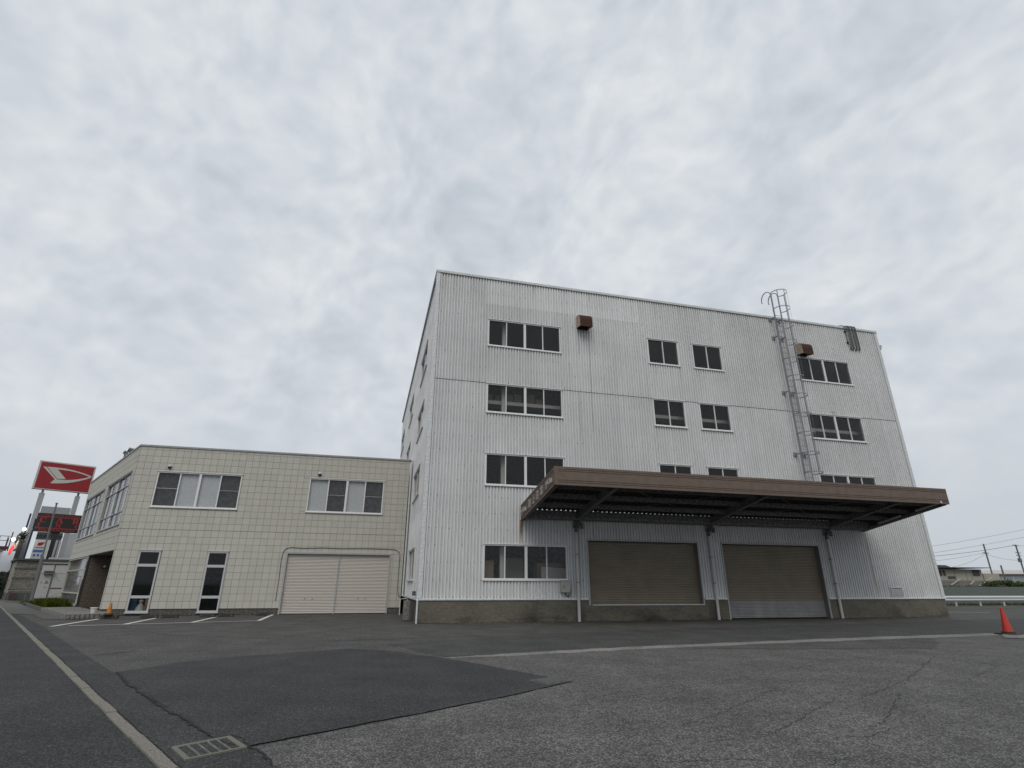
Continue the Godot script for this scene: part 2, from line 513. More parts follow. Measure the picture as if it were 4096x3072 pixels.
# ---------------------------------------------------------------- sky
func sky_image() -> ImageTexture:
	var w := 2048
	var h := 1024
	var a := noise(71, 1.0, FastNoiseLite.TYPE_SIMPLEX_SMOOTH, 5)
	var b := noise(72, 1.0, FastNoiseLite.TYPE_SIMPLEX_SMOOTH, 3)
	var c := noise(73, 1.0, FastNoiseLite.TYPE_SIMPLEX_SMOOTH, 4)
	var data := PackedByteArray()
	data.resize(w * h * 3)
	data.fill(110)
	for j in h / 2:
		var el := (0.5 - (j + 0.5) / h) * PI
		var ce := cos(el)
		var se := sin(el)
		for i in w:
			var ph := ((i + 0.5) / w - 0.5) * TAU
			var dx := sin(ph) * ce
			var dz := -cos(ph) * ce
			# lean the cloud field a little so that its wisps run across the view
			var px := dx * 1.15 + se * 0.45
			var py := se * 1.25 - dx * 0.2
			var wx := b.get_noise_3d(px * 3.0, py * 3.0, dz * 3.0)
			var n1 := a.get_noise_3d(px * 1.5 + wx * 0.16, py * 1.9, dz * 1.5)
			var n2 := c.get_noise_3d(px * 5.0 + wx * 0.5, py * 5.6 + wx * 0.3, dz * 5.0 + 7.0)
			var n3 := c.get_noise_3d(px * 15.0 + wx, py * 17.0, dz * 15.0)
			var fade := clampf(se * 3.2, 0.2, 1.0)
			var t := 0.56 + (n1 * 0.34 + n2 * 0.36 + n3 * 0.34) * fade
			t = clampf(t, 0.0, 1.0)
			var r := lerpf(0.735, 0.885, t)
			var g := lerpf(0.768, 0.900, t)
			var bl := lerpf(0.806, 0.915, t)
			# thicker, greyer air low down
			var low := clampf(1.0 - se * 4.0, 0.0, 1.0)
			r = lerpf(r, 0.745, low * 0.8)
			g = lerpf(g, 0.775, low * 0.8)
			bl = lerpf(bl, 0.800, low * 0.8)
			var o := (j * w + i) * 3
			data[o] = int(r * 255.0)
			data[o + 1] = int(g * 255.0)
			data[o + 2] = int(bl * 255.0)
	return ImageTexture.create_from_image(Image.create_from_data(w, h, false, Image.FORMAT_RGB8, data))

# ---------------------------------------------------------------- wall helpers
# rectangles that remain of [x0,x1]x[y0,y1] when the openings are taken out
func cells(x0: float, x1: float, y0: float, y1: float, holes: Array) -> Array:
	var xs := [x0, x1]
	var ys := [y0, y1]
	holes = holes.filter(func(q): return q[0] < x1 and q[2] > x0 and q[1] < y1 and q[3] > y0)
	for q in holes:
		for k in [q[0], q[2]]:
			if k > x0 and k < x1 and not xs.has(k):
				xs.append(k)
		for k in [q[1], q[3]]:
			if k > y0 and k < y1 and not ys.has(k):
				ys.append(k)
	xs.sort()
	ys.sort()
	var out := []
	for j in ys.size() - 1:
		var run := -1
		for i in xs.size():
			var free := false
			if i < xs.size() - 1:
				free = true
				var cx: float = (xs[i] + xs[i + 1]) / 2.0
				var cy: float = (ys[j] + ys[j + 1]) / 2.0
				for q in holes:
					if cx > q[0] and cx < q[2] and cy > q[1] and cy < q[3]:
						free = false
			if free and run < 0:
				run = i
			elif not free and run >= 0:
				out.append([xs[run], ys[j], xs[i], ys[j + 1]])
				run = -1
	return out

const PITCH := 0.1222
# ribbed sheet: broad crests, narrow valleys
func rib(u: float) -> float:
	var f := fposmod(u / PITCH + 0.5, 1.0)
	var d := absf(f - 0.5)  # 0 in the middle of a valley, 0.5 on a crest
	var k := clampf((d - 0.15) / 0.09, 0.0, 1.0)
	return -0.042 * (1.0 - k * k * (3.0 - 2.0 * k)) - 0.003 * (1.0 - minf(1.0, d / 0.42))

func ribbed(mb: MB, x0: float, x1: float, y0: float, y1: float, z: float, dent := false) -> void:
	var fr := [0.0, 0.15, 0.18, 0.21, 0.24, 0.42, 0.58, 0.76, 0.79, 0.82, 0.85]
	var xs := [x0]
	var k := int(floor(x0 / PITCH))
	while k * PITCH < x1:
		for f in fr:
			var x: float = (k + f) * PITCH
			if x > x0 + 0.002 and x < x1 - 0.002:
				xs.append(x)
		k += 1
	xs.append(x1)
	var ys := [y0, y1]
	if dent:
		ys = []
		for i in 13:
			ys.append(lerpf(y0, y1, i / 12.0))
	for i in xs.size() - 1:
		for j in ys.size() - 1:
			var P := []
			var N := []
			for c in [[i, j], [i + 1, j], [i + 1, j + 1], [i, j + 1]]:
				var x: float = xs[c[0]]
				var y: float = ys[c[1]]
				var p := Vector3(x, y, z + rib(x))
				if dent:
					var r := Vector2((x - 4.55) / 0.55, (y - 0.98) / 0.34).length()
					if r < 1.0:
						var s := 1.0 - r
						p.z += -0.012 * s + 0.012 * sin(x * 21.0 + y * 17.0) * s
						p.x += 0.022 * sin(y * 24.0) * s
				P.append(p)
				var e := 0.004
				N.append(Vector3(-(rib(x + e) - rib(x - e)) / (2.0 * e), 0, 1).normalized())
			if dent:
				mb.quad(P[0], P[1], P[2], P[3])
			else:
				mb.quad_n(P[0], P[1], P[2], P[3], N[0], N[1], N[2], N[3])

# a window in a wall whose local axes are T (x right, y up, z out of the wall)
# cols, rows: inner divisions in metres from the lower left corner; thick: which of cols are broad posts
func window(owner_: Node3D, T: Transform3D, r: Array, cols: Array, thick: Array, rows: Array, o: Dictionary) -> MeshInstance3D:
	var mb := MB.new()
	mb.T = T
	var x0: float = r[0]
	var y0: float = r[1]
	var x1: float = r[2]
	var y1: float = r[3]
	var fw: float = o.get("fw", 0.045)
	var zb: float = o.get("back", -0.09)
	var zf: float = o.get("front", 0.012)
	mb.box(Vector3(x0, y0, zb), Vector3(x0 + fw, y1, zf))
	mb.box(Vector3(x1 - fw, y0, zb), Vector3(x1, y1, zf))
	mb.box(Vector3(x0 + fw, y1 - fw, zb), Vector3(x1 - fw, y1, zf))
	mb.box(Vector3(x0 + fw, y0, zb), Vector3(x1 - fw, y0 + fw, zf))
	if o.get("sill", true):
		mb.box(Vector3(x0 - 0.03, y0 - 0.04, zb), Vector3(x1 + 0.03, y0 - 0.002, zf + 0.035))
		mb.box(Vector3(x0 - 0.03, y1 + 0.002, zb), Vector3(x1 + 0.03, y1 + 0.022, zf + 0.03))
	var xs := [x0 + fw]
	for i in cols.size():
		var hw: float = 0.05 if thick.has(i) else o.get("mull", 0.018)
		mb.box(Vector3(x0 + cols[i] - hw, y0 + fw, zb + 0.02), Vector3(x0 + cols[i] + hw, y1 - fw, zf - 0.006 if thick.has(i) else zf - 0.02))
		xs.append(x0 + cols[i] - hw)
		xs.append(x0 + cols[i] + hw)
	xs.append(x1 - fw)
	var ys := [y0 + fw]
	for k in rows:
		var hh: float = o.get("transom", 0.025)
		for i in range(0, xs.size(), 2):
			mb.box(Vector3(xs[i], y0 + k - hh, zb + 0.02), Vector3(xs[i + 1], y0 + k + hh, zf - 0.012))
		ys.append(y0 + k - hh)
		ys.append(y0 + k + hh)
	ys.append(y1 - fw)
	var w := part("window", mb, o.get("frame", M.frame), owner_)
	var behind: Array = o.get("behind", [])
	var c := 0
	for j in range(0, ys.size(), 2):
		for i in range(0, xs.size(), 2):
			var g := MB.new()
			g.T = T
			var zz: float = zb + (0.035 if (i / 2) % 2 == 0 else 0.055)
			g.box(Vector3(xs[i] - 0.004, ys[j] - 0.004, zz - 0.003), Vector3(xs[i + 1] + 0.004, ys[j + 1] + 0.004, zz + 0.003))
			part("pane", g, o.get("glass", M.glass), w)
			if behind.size() > 0:
				var m: Variant = behind[c % behind.size()]
				if m != null:
					var b := MB.new()
					b.T = T
					var zc := zb - 0.05
					# a hanging cloth with shallow folds
					var steps := 14
					var cover: float = o.get("cover", 1.0)
					var fold: float = o.get("fold", 0.010)
					for s in steps:
						var xa := lerpf(xs[i] - 0.02, xs[i + 1] + 0.02, cover * float(s) / steps)
						var xb := lerpf(xs[i] - 0.02, xs[i + 1] + 0.02, cover * float(s + 1) / steps)
						var za := zc + fold * sin(s * 2.1)
						var zd := zc + fold * sin((s + 1) * 2.1)
						b.quad(Vector3(xa, ys[j] - 0.02, za), Vector3(xb, ys[j] - 0.02, zd), Vector3(xb, ys[j + 1] + 0.02, zd), Vector3(xa, ys[j + 1] + 0.02, za))
					part("blind" if m == M.blind else "curtain", b, m, w)
			c += 1
	return w

# rolling shutter curtain: rounded slats
func slats(mb: MB, x0: float, x1: float, y0: float, y1: float, z: float, pitch: float) -> void:
	var count := int(round((y1 - y0) / pitch))
	var st := (y1 - y0) / count
	for k in count:
		var b := y0 + k * st
		var prof := [Vector2(b, z - 0.034), Vector2(b + st * 0.22, z - 0.034), Vector2(b + st * 0.30, z - 0.006), Vector2(b + st * 0.60, z + 0.002), Vector2(b + st * 0.92, z - 0.006), Vector2(b + st, z - 0.034)]
		for i in prof.size() - 1:
			var p: Vector2 = prof[i]
			var q: Vector2 = prof[i + 1]
			mb.quad(Vector3(x0, p.x, p.y), Vector3(x1, p.x, p.y), Vector3(x1, q.x, q.y), Vector3(x0, q.x, q.y))

# a flat sheet on the ground from x,z points
func sheet(mb: MB, pts: Array, y: float, ragged := 0.0, seed_ := 1) -> void:
	var poly := PackedVector2Array()
	var nz := noise(seed_, 1.0, FastNoiseLite.TYPE_SIMPLEX_SMOOTH, 3)
	for i in pts.size():
		var a: Vector2 = pts[i]
		var b: Vector2 = pts[(i + 1) % pts.size()]
		var steps := 1 if ragged == 0.0 else clampi(int(a.distance_to(b) / 0.12), 1, 160)
		for s in steps:
			var p := a.lerp(b, float(s) / steps)
			if ragged > 0.0 and s > 0:
				var d := (b - a).normalized().orthogonal()
				p += d * ragged * (nz.get_noise_2d(p.x * 1.5, p.y * 1.5) * 2.0 + nz.get_noise_2d(p.x * 9.0, p.y * 9.0))
			poly.append(p)
	var t := Geometry2D.triangulate_polygon(poly)
	for i in range(0, t.size(), 3):
		var a3 := Vector3(poly[t[i]].x, y, poly[t[i]].y)
		var b3 := Vector3(poly[t[i + 1]].x, y, poly[t[i + 1]].y)
		var c3 := Vector3(poly[t[i + 2]].x, y, poly[t[i + 2]].y)
		if (b3 - a3).cross(c3 - a3).y < 0.0:
			mb.tri(a3, c3, b3)
		else:
			mb.tri(a3, b3, c3)

func crack(mb: MB, pts: Array, width: float, y: float, seed_: int) -> void:
	var nz := noise(seed_, 1.0, FastNoiseLite.TYPE_SIMPLEX_SMOOTH, 3)
	var path := []
	for i in pts.size() - 1:
		var a: Vector2 = pts[i]
		var b: Vector2 = pts[i + 1]
		var steps := maxi(2, int(a.distance_to(b) / 0.05))
		for s in steps:
			var p := a.lerp(b, float(s) / steps)
			var d := (b - a).normalized().orthogonal()
			path.append(p + d * (0.03 * nz.get_noise_2d(p.x * 2.0, p.y * 2.0) + 0.045 * nz.get_noise_2d(p.x * 9.0, p.y * 9.0)))
	path.append(pts[-1])
	for i in path.size() - 1:
		var a2: Vector2 = path[i]
		var b2: Vector2 = path[i + 1]
		var d2 := (b2 - a2).normalized().orthogonal()
		var end := minf(1.0, minf(i, path.size() - 2 - i) / 4.0 + 0.2)
		var end2 := minf(1.0, minf(i + 1, path.size() - 3 - i) / 4.0 + 0.2)
		var w0 := width * 0.5 * end * (0.7 + 0.8 * absf(nz.get_noise_2d(a2.x * 7.0, a2.y * 7.0)))
		var w1 := width * 0.5 * end2 * (0.7 + 0.8 * absf(nz.get_noise_2d(b2.x * 7.0, b2.y * 7.0)))
		var q := [a2 - d2 * w0, b2 - d2 * w1, b2 + d2 * w1, a2 + d2 * w0]
		var A := Vector3(q[0].x, y, q[0].y)
		var B := Vector3(q[1].x, y, q[1].y)
		var C := Vector3(q[2].x, y, q[2].y)
		var D := Vector3(q[3].x, y, q[3].y)
		if (B - A).cross(C - A).y < 0.0:
			mb.quad(D, C, B, A)
		else:
			mb.quad(A, B, C, D)

# pen strokes of a character in a unit square
func strokes(mb: MB, T: Transform3D, list: Array, w: float, h: float, pen: float) -> void:
	mb.T = T
	for s in list:
		var a := Vector3(s[0] * w, s[1] * h, 0.003)
		var b := Vector3(s[2] * w, s[3] * h, 0.003)
		var d := (b - a).normalized() * pen * 0.4
		mb.bar(a - d, b + d, pen, 0.004, Vector3(0, 0, 1))
	mb.T = Transform3D.IDENTITY

func boxed(x0: float, y0: float, x1: float, y1: float) -> Array:
	return [[x0, y0, x1, y0], [x1, y0, x1, y1], [x1, y1, x0, y1], [x0, y1, x0, y0]]

func letters(called: String, text: String, T: Transform3D, height: float, mat: Material, parent: Node3D, serif := false, stretch := 1.0) -> void:
	var f := SystemFont.new()
	f.font_names = PackedStringArray(["Droid Serif" if serif else "Droid Sans"])
	f.font_weight = 700
	var m := TextMesh.new()
	m.text = text
	m.font = f
	m.font_size = 64
	m.pixel_size = height / 46.0
	m.depth = 0.02
	m.curve_step = 2.0
	var o := put(called, m, mat, parent)
	o.transform = Transform3D(T.basis.scaled_local(Vector3(stretch, 1, 1)), T.origin - parent_origin(parent))

# ---------------------------------------------------------------- places
const O := Vector3(-12.26, 0, -7.22)      # front left corner of the tiled building
const U := Vector3(-0.4957, 0, -0.8685)   # along the road, away
const V := Vector3(0.8685, 0, -0.4957)    # across the road, to the right
func st(s: float, t: float, y := 0.0) -> Vector3:
	return O + U * s + V * t + Vector3.UP * y
func st2(s: float, t: float) -> Vector2:
	var p := st(s, t)
	return Vector2(p.x, p.z)
# a wall frame facing back along the road: x to the right, z towards the viewer
func facing(s: float, t := 0.0, y := 0.0) -> Transform3D:
	return Transform3D(Basis(V, Vector3.UP, -U), st(s, t, y))

# along the concrete edging: d metres away from the camera, off metres to its right
func es2(d: float, off: float) -> Vector2:
	return Vector2(-3.05, 15.05) + Vector2(-0.4801, -0.8772) * d + Vector2(0.8772, -0.4801) * off

const WINS := [[2.27, 5.50], [9.71, 11.27], [12.01, 13.56], [17.81, 20.97]]
const ROWS := [1.42, 4.82, 7.73, 10.66]
const WH := 1.22

func _ready() -> void:
	# camera, sky, sun, exposure
	var cam := Camera3D.new()
	cam.position = Vector3(-1.82, 1.22, 20.0316)
	cam.rotation = Vector3(0.3605, -0.2512, 0.0037)
	cam.fov = 71.382
	cam.near = 0.05
	cam.far = 2000.0
	add_child(cam)
	cam.current = true
	var env := Environment.new()
	env.background_mode = Environment.BG_SKY
	var sky := Sky.new()
	var pano := PanoramaSkyMaterial.new()
	pano.panorama = sky_image()
	sky.sky_material = pano
	env.sky = sky
	env.background_energy_multiplier = 1.0
	env.tonemap_mode = Environment.TONE_MAPPER_LINEAR
	env.tonemap_exposure = 1.0
	env.sdfgi_enabled = true
	env.ssao_enabled = true
	env.ssil_enabled = true
	var we := WorldEnvironment.new()
	we.environment = env
	add_child(we)
	var sun := DirectionalLight3D.new()
	sun.light_energy = 0.48
	sun.light_color = Color(1.0, 0.98, 0.95)
	sun.light_angular_distance = 36.0
	sun.shadow_enabled = true
	sun.rotation = Vector3(deg_to_rad(-50), deg_to_rad(-18), 0)
	add_child(sun)

	make_materials()
	ground()
	warehouse()
	canopy()
	warehouse_fittings()
	tiled_building()
	yard_things()
	road_left()
	far_right()

# ---------------------------------------------------------------- ground
func ground() -> void:
	var g := MB.new()
	g.quad(Vector3(-700, -0.016, 700), Vector3(700, -0.016, 700), Vector3(700, -0.016, -700), Vector3(-700, -0.016, -700))
	struct("ground", g, M.earth)
	var y0 := MB.new()
	sheet(y0, [es2(-60, 0.0), es2(55, 0.0), es2(55, 2.5), Vector2(-12.3, -7.4), Vector2(60, -7.4), Vector2(60, 70)], -0.012)
	struct("yard_asphalt", y0, M.as_base)
	var rd := MB.new()
	sheet(rd, [es2(-60, -12.0), es2(150, -12.0), es2(150, -0.001), es2(-60, -0.001)], -0.012)
	struct("road", rd, M.as_road)
	# lighter old asphalt along the foot of the buildings
	var nr := MB.new()
	sheet(nr, [Vector2(-9.2, -0.6), Vector2(-5.6, -2.5), Vector2(-5.4, -7.1), Vector2(-0.2, -7.1), Vector2(-0.1, 0.05), Vector2(26, 0.05), Vector2(26, 1.6), Vector2(10.12, 3.62), Vector2(5.79, 4.18), Vector2(2.06, 5.0), Vector2(-2.5, 5.6), Vector2(-6.5, 3.2)], -0.008, 0.05, 3)
	struct("asphalt_apron", nr, M.as_near)
	var bd := MB.new()
	sheet(bd, [Vector2(-1.2, 6.6), Vector2(2.0, 5.15), Vector2(5.79, 4.3), Vector2(10.12, 3.75), Vector2(26, 1.75), Vector2(40, 2.0), Vector2(40, 5.2), Vector2(15.96, 7.15), Vector2(10.68, 7.52), Vector2(6.92, 7.95), Vector2(3.78, 8.30), Vector2(1.06, 8.90), Vector2(-0.3, 9.1)], -0.008, 0.04, 4)
	struct("asphalt_band", bd, M.as_band)
	var wn := MB.new()
	sheet(wn, [Vector2(-2.61, 14.63), Vector2(0.0, 13.0), Vector2(1.06, 12.24), Vector2(0.86, 11.79), Vector2(-0.08, 9.77), Vector2(-0.4, 9.2), Vector2(0.92, 9.0), Vector2(3.6, 8.5), Vector2(6.6, 8.2), Vector2(10.3, 7.8), Vector2(15.4, 7.5), Vector2(45, 5.5), Vector2(60, 30), Vector2(30, 60), Vector2(4, 27), Vector2(-2.29, 15.24)], -0.008, 0.02, 5)
	struct("worn_asphalt", wn, M.as_worn)
	var sp := MB.new()
	sheet(sp, [Vector2(-0.5, 9.35), Vector2(1.06, 8.90), Vector2(3.78, 8.30), Vector2(6.92, 7.95), Vector2(10.68, 7.52), Vector2(15.96, 7.15), Vector2(15.1, 7.80), Vector2(9.98, 8.14), Vector2(6.41, 8.50), Vector2(3.49, 8.82), Vector2(0.92, 9.30)], -0.004, 0.035, 6)
	struct("pale_trench_strip", sp, M.as_strip)
	var d2 := MB.new()
	sheet(d2, [Vector2(12.3, 8.05), Vector2(11.57, 8.96), Vector2(10.08, 10.0), Vector2(6.92, 9.45), Vector2(5.0, 8.85), Vector2(6.41, 8.56), Vector2(9.98, 8.2)], -0.004, 0.04, 7)
	struct("asphalt_repair", d2, M.as_base)
	var fr := MB.new()
	sheet(fr, [Vector2(-5.27, 9.94), Vector2(-2.94, 14.28), Vector2(-2.64, 14.6), Vector2(0.0, 12.98), Vector2(1.06, 12.24), Vector2(0.86, 11.79), Vector2(-0.08, 9.77), Vector2(-0.45, 9.19), Vector2(-1.35, 7.85), Vector2(-2.05, 7.42), Vector2(-3.81, 8.27), Vector2(-4.73, 9.02)], -0.001, 0.018, 8)
	struct("fresh_asphalt_patch", fr, M.as_fresh)
	var ln := MB.new()
	sheet(ln, [es2(-20, 0.07), es2(28.3, 0.07), Vector2(-15.9, -9.1), Vector2(-10.78, -0.11), Vector2(-8.74, 3.71), Vector2(-6.68, 7.44), Vector2(-5.33, 9.90), Vector2(-5.0, 9.95), Vector2(-2.72, 14.28), Vector2(-2.3, 15.3), es2(-20, 1.2)], -0.004, 0.010, 9)
	struct("asphalt_lane", ln, M.as_lane)
	var ap := MB.new()
	sheet(ap, [es2(60, 0.07), es2(28.4, 0.07), Vector2(-15.3, -8.9), Vector2(-13.3, -5.3), st2(-2.0, -1.3), st2(30, -1.26)], 0.0)
	struct("concrete_pavement", ap, M.conc_dark)
	# concrete edging blocks between the yard and the road
	var ed := thing("edging_strip", Vector3(-3.05, 0, 15.05), "long row of beige concrete edging blocks beside the road", "kerb")
	ed.set_meta("kind", "structure")
	var L := 0.61
	var variants := []
	for k in 3:
		var b := MB.new()
		b.bevel_box(Vector3(-L / 2 + 0.009, -0.10, -0.047), Vector3(L / 2 - 0.006 - 0.004 * k, 0.005 + 0.003 * k, 0.047), 0.006)
		variants.append(b.mesh())
	var rng := RandomNumberGenerator.new()
	rng.seed = 8
	for i in 130:
		var c2 := es2(-8.0 + (i + 0.5) * L, rng.randf_range(-0.004, 0.004))
		var o := put("edging_block", variants[i % 3], M.kerb, ed)
		var e := Vector3(-0.4801, 0, -0.8772)
		o.transform = Transform3D(Basis(e, Vector3.UP, e.cross(Vector3.UP)).rotated(Vector3.UP, rng.randf_range(-0.006, 0.006)), Vector3(c2.x, rng.randf_range(-0.004, 0.003), c2.y) - ed.position)
	# cracks
	var ck := MB.new()
	var list := [[Vector2(1.66, 15.33), Vector2(1.99, 15.13), Vector2(2.49, 14.82), Vector2(3.02, 14.45), Vector2(3.68, 14.02)], [Vector2(1.13, 14.83), Vector2(2.03, 14.28), Vector2(2.67, 13.85), Vector2(3.49, 13.27)],
		[Vector2(0.63, 13.51), Vector2(1.42, 13.03), Vector2(2.19, 12.88), Vector2(3.18, 12.64), Vector2(4.16, 12.22)], [Vector2(1.55, 13.73), Vector2(2.02, 13.49)], [Vector2(1.15, 15.17), Vector2(1.24, 15.31), Vector2(1.46, 15.25)],
		[Vector2(0.27, 15.61), Vector2(0.53, 15.77), Vector2(0.78, 15.77), Vector2(1.09, 15.81), Vector2(1.37, 15.97)], [Vector2(2.28, 15.44), Vector2(2.62, 15.53), Vector2(3.09, 15.30)], [Vector2(2.81, 15.32), Vector2(3.37, 14.98), Vector2(4.77, 13.90)],
		[Vector2(5.05, 14.56), Vector2(5.49, 14.79), Vector2(6.2, 15.0)], [Vector2(1.53, 16.12), Vector2(2.0, 15.94)], [Vector2(3.89, 14.14), Vector2(5.64, 13.21), Vector2(8.98, 10.94)], [Vector2(4.2, 12.2), Vector2(6.5, 11.2), Vector2(9.5, 10.3)], [Vector2(2.2, 11.2), Vector2(4.0, 10.6), Vector2(5.5, 10.5)], [Vector2(6.5, 13.4), Vector2(8.5, 12.4), Vector2(9.2, 11.2)]]
	for i in list.size():
		crack(ck, list[i], 0.007, -0.004, 100 + i)
	crack(ck, [Vector2(-5.27, 9.94), Vector2(-4.65, 11.20), Vector2(-4.11, 12.19), Vector2(-3.68, 12.98), Vector2(-3.37, 13.47), Vector2(-3.10, 13.99), Vector2(-2.94, 14.28)], 0.030, 0.004, 201)
	crack(ck, [Vector2(-6.61, 7.53), Vector2(-6.34, 7.26), Vector2(-6.01, 6.74)], 0.04, 0.0, 202)
	crack(ck, [Vector2(-5.80, 6.25), Vector2(-5.61, 6.05)], 0.03, 0.0, 203)
	crack(ck, [Vector2(-2.94, 14.24), Vector2(-2.80, 14.20), Vector2(-2.59, 14.61), Vector2(-2.53, 14.70), Vector2(-2.41, 14.93), Vector2(-2.29, 15.24)], 0.022, 0.002, 204)
	crack(ck, [Vector2(-0.45, 0.16), Vector2(0.3, 0.13), Vector2(0.9, 0.18)], 0.05, 0.0, 205)
	struct("pavement_cracks", ck, M.crack)
	# parking bay lines
	var pk := MB.new()
	for seg in [[Vector2(-10.99, -0.83), Vector2(-11.32, -4.97)], [Vector2(-9.26, -1.56), Vector2(-9.48, -5.2)], [Vector2(-7.44, -2.16), Vector2(-7.46, -5.3)], [Vector2(-5.42, -2.72), Vector2(-5.58, -7.1)]]:
		line_sheet(pk, seg[0], seg[1], 0.15, 0.0)
	line_sheet(pk, Vector2(-10.6, -0.99), Vector2(-5.38, -2.66), 0.12, 0.004)
	struct("parking_lines", pk, M.paint_line)
	var rl := MB.new()
	line_sheet(rl, Vector2(27.0, -4.2), Vector2(29.6, -2.9), 0.14, 0.0)
	struct("road_marking", rl, M.paint_line)
	# small loose stones
	var stone := MB.new()
	rng.seed = 14
	for i in 160:
		var p := Vector3(rng.randf_range(-6, 7), 0, rng.randf_range(7, 15.4))
		var r := rng.randf_range(0.003, 0.007)
		stone.T = Transform3D(Basis.from_euler(Vector3(rng.randf() * 3, rng.randf() * 6, rng.randf() * 3)), p + Vector3(0, r * 0.4, 0))
		stone.bevel_box(Vector3(-r, -r * 0.6, -r * 0.8), Vector3(r, r * 0.6, r * 0.8), r * 0.35)
	var so := put("loose_gravel", stone.mesh(), M.conc, self)
	tag(so, "tiny loose stones scattered over the asphalt yard", "gravel", "", "stuff")
	# grit washed up along the foot of the walls
	var grit := MB.new()
	for i in 900:
		var along := rng.randf()
		var gp := Vector3(along * 23.0, 0.0, 0.04 + absf(rng.randfn()) * 0.035) if i % 3 < 2 else Vector3(-12.0 + along * 6.5, 0.0, -7.24 + absf(rng.randfn()) * 0.05)
		if gp.x > 12.1 and gp.x < 17.1:
			continue
		var gr0 := rng.randf_range(0.006, 0.018)
		grit.T = Transform3D(Basis.from_euler(Vector3(rng.randf() * 3, rng.randf() * 6, rng.randf() * 3)), gp + Vector3(0, gr0 * 0.2, 0))
		grit.bevel_box(Vector3(-gr0, -gr0 * 0.5, -gr0 * 0.8), Vector3(gr0, gr0 * 0.5, gr0 * 0.8), gr0 * 0.3)
	var go := put("wall_foot_grit", grit.mesh(), M.stopblock, self)
	tag(go, "dark grit and dirt gathered along the foot of the walls", "grit", "", "stuff")
	# drain grate near the road edge
	var gr := thing("drain_grate", Vector3(-2.9, 0, 14.57), "sunken drain with concrete surround and five metal plates near the edging", "drain")
	var q := [Vector2(-3.20, 14.50), Vector2(-2.82, 14.24), Vector2(-2.61, 14.64), Vector2(-2.99, 14.90)]
	var fm := MB.new()
	var inner := []
	for k in 4:
		var u := 0.09 if k == 0 or k == 3 else 0.91
		var w := 0.09 if k < 2 else 0.91
		inner.append((q[0] as Vector2).lerp(q[1], u).lerp((q[3] as Vector2).lerp(q[2], u), w))
	for k in 4:
		var a: Vector2 = q[k]
		var b: Vector2 = q[(k + 1) % 4]
		var c: Vector2 = inner[(k + 1) % 4]
		var d: Vector2 = inner[k]
		fm.hexa([Vector3(a.x, -0.1, a.y), Vector3(d.x, -0.1, d.y), Vector3(c.x, -0.1, c.y), Vector3(b.x, -0.1, b.y), Vector3(a.x, 0.008, a.y), Vector3(d.x, 0.006, d.y), Vector3(c.x, 0.006, c.y), Vector3(b.x, 0.008, b.y)])
	part("surround", fm, plain(lin(0.36, 0.345, 0.29), 0.95, mottle(81, 0.12, 0.25, 1.0, 256), 4.0), gr)
	for k in 5:
		var pm := MB.new()
		var a0: Vector2 = (inner[0] as Vector2).lerp(inner[1], k / 5.0 + 0.012)
		var a1: Vector2 = (inner[0] as Vector2).lerp(inner[1], (k + 1) / 5.0 - 0.012)
		var b0: Vector2 = (inner[3] as Vector2).lerp(inner[2], k / 5.0 + 0.012)
		var b1: Vector2 = (inner[3] as Vector2).lerp(inner[2], (k + 1) / 5.0 - 0.012)
		pm.hexa([Vector3(b0.x, -0.05, b0.y), Vector3(b1.x, -0.05, b1.y), Vector3(a1.x, -0.05, a1.y), Vector3(a0.x, -0.05, a0.y), Vector3(b0.x, -0.006, b0.y), Vector3(b1.x, -0.006, b1.y), Vector3(a1.x, -0.006, a1.y), Vector3(a0.x, -0.006, a0.y)])
		part("plate", pm, plain(lin(0.085 - 0.003 * k, 0.074, 0.056), 0.8, M.rough_mottle, 4.0), gr)
	var br := MB.new()
	for k in range(1, 5):
		var a5: Vector2 = (inner[0] as Vector2).lerp(inner[1], k / 5.0)
		var b5: Vector2 = (inner[3] as Vector2).lerp(inner[2], k / 5.0)
		br.bar(Vector3(a5.x, -0.01, a5.y), Vector3(b5.x, -0.008, b5.y), 0.009, 0.03)
	part("grate_bars", br, M.conc, gr)
	# second cover, at the tip of the fresh patch
	var cv := thing("manhole_cover", Vector3(0.76, 0, 12.14), "grey rectangular cover set at the tip of the dark asphalt patch", "drain cover")
	var cm := MB.new()
	cm.hexa([Vector3(0.64, -0.05, 12.47), Vector3(1.02, -0.05, 12.22), Vector3(0.85, -0.05, 11.84), Vector3(0.47, -0.05, 12.05), Vector3(0.64, 0.006, 12.47), Vector3(1.02, 0.006, 12.22), Vector3(0.85, 0.006, 11.84), Vector3(0.47, 0.006, 12.05)])
	part("frame", cm, M.conc_dark, cv)
	var cm2 := MB.new()
	cm2.hexa([Vector3(0.66, 0.0, 12.41), Vector3(0.96, 0.0, 12.21), Vector3(0.84, 0.0, 11.91), Vector3(0.54, 0.0, 12.08), Vector3(0.66, 0.011, 12.41), Vector3(0.96, 0.011, 12.21), Vector3(0.84, 0.011, 11.91), Vector3(0.54, 0.011, 12.08)])
	part("lid", cm2, plain(lin(0.12, 0.12, 0.115), 0.7, M.rough_mottle, 3.0), cv)

func line_sheet(mb: MB, a: Vector2, b: Vector2, w: float, y: float) -> void:
	var d := (b - a).normalized().orthogonal() * w / 2.0
	sheet(mb, [a - d, b - d, b + d, a + d], y, 0.006, 77)

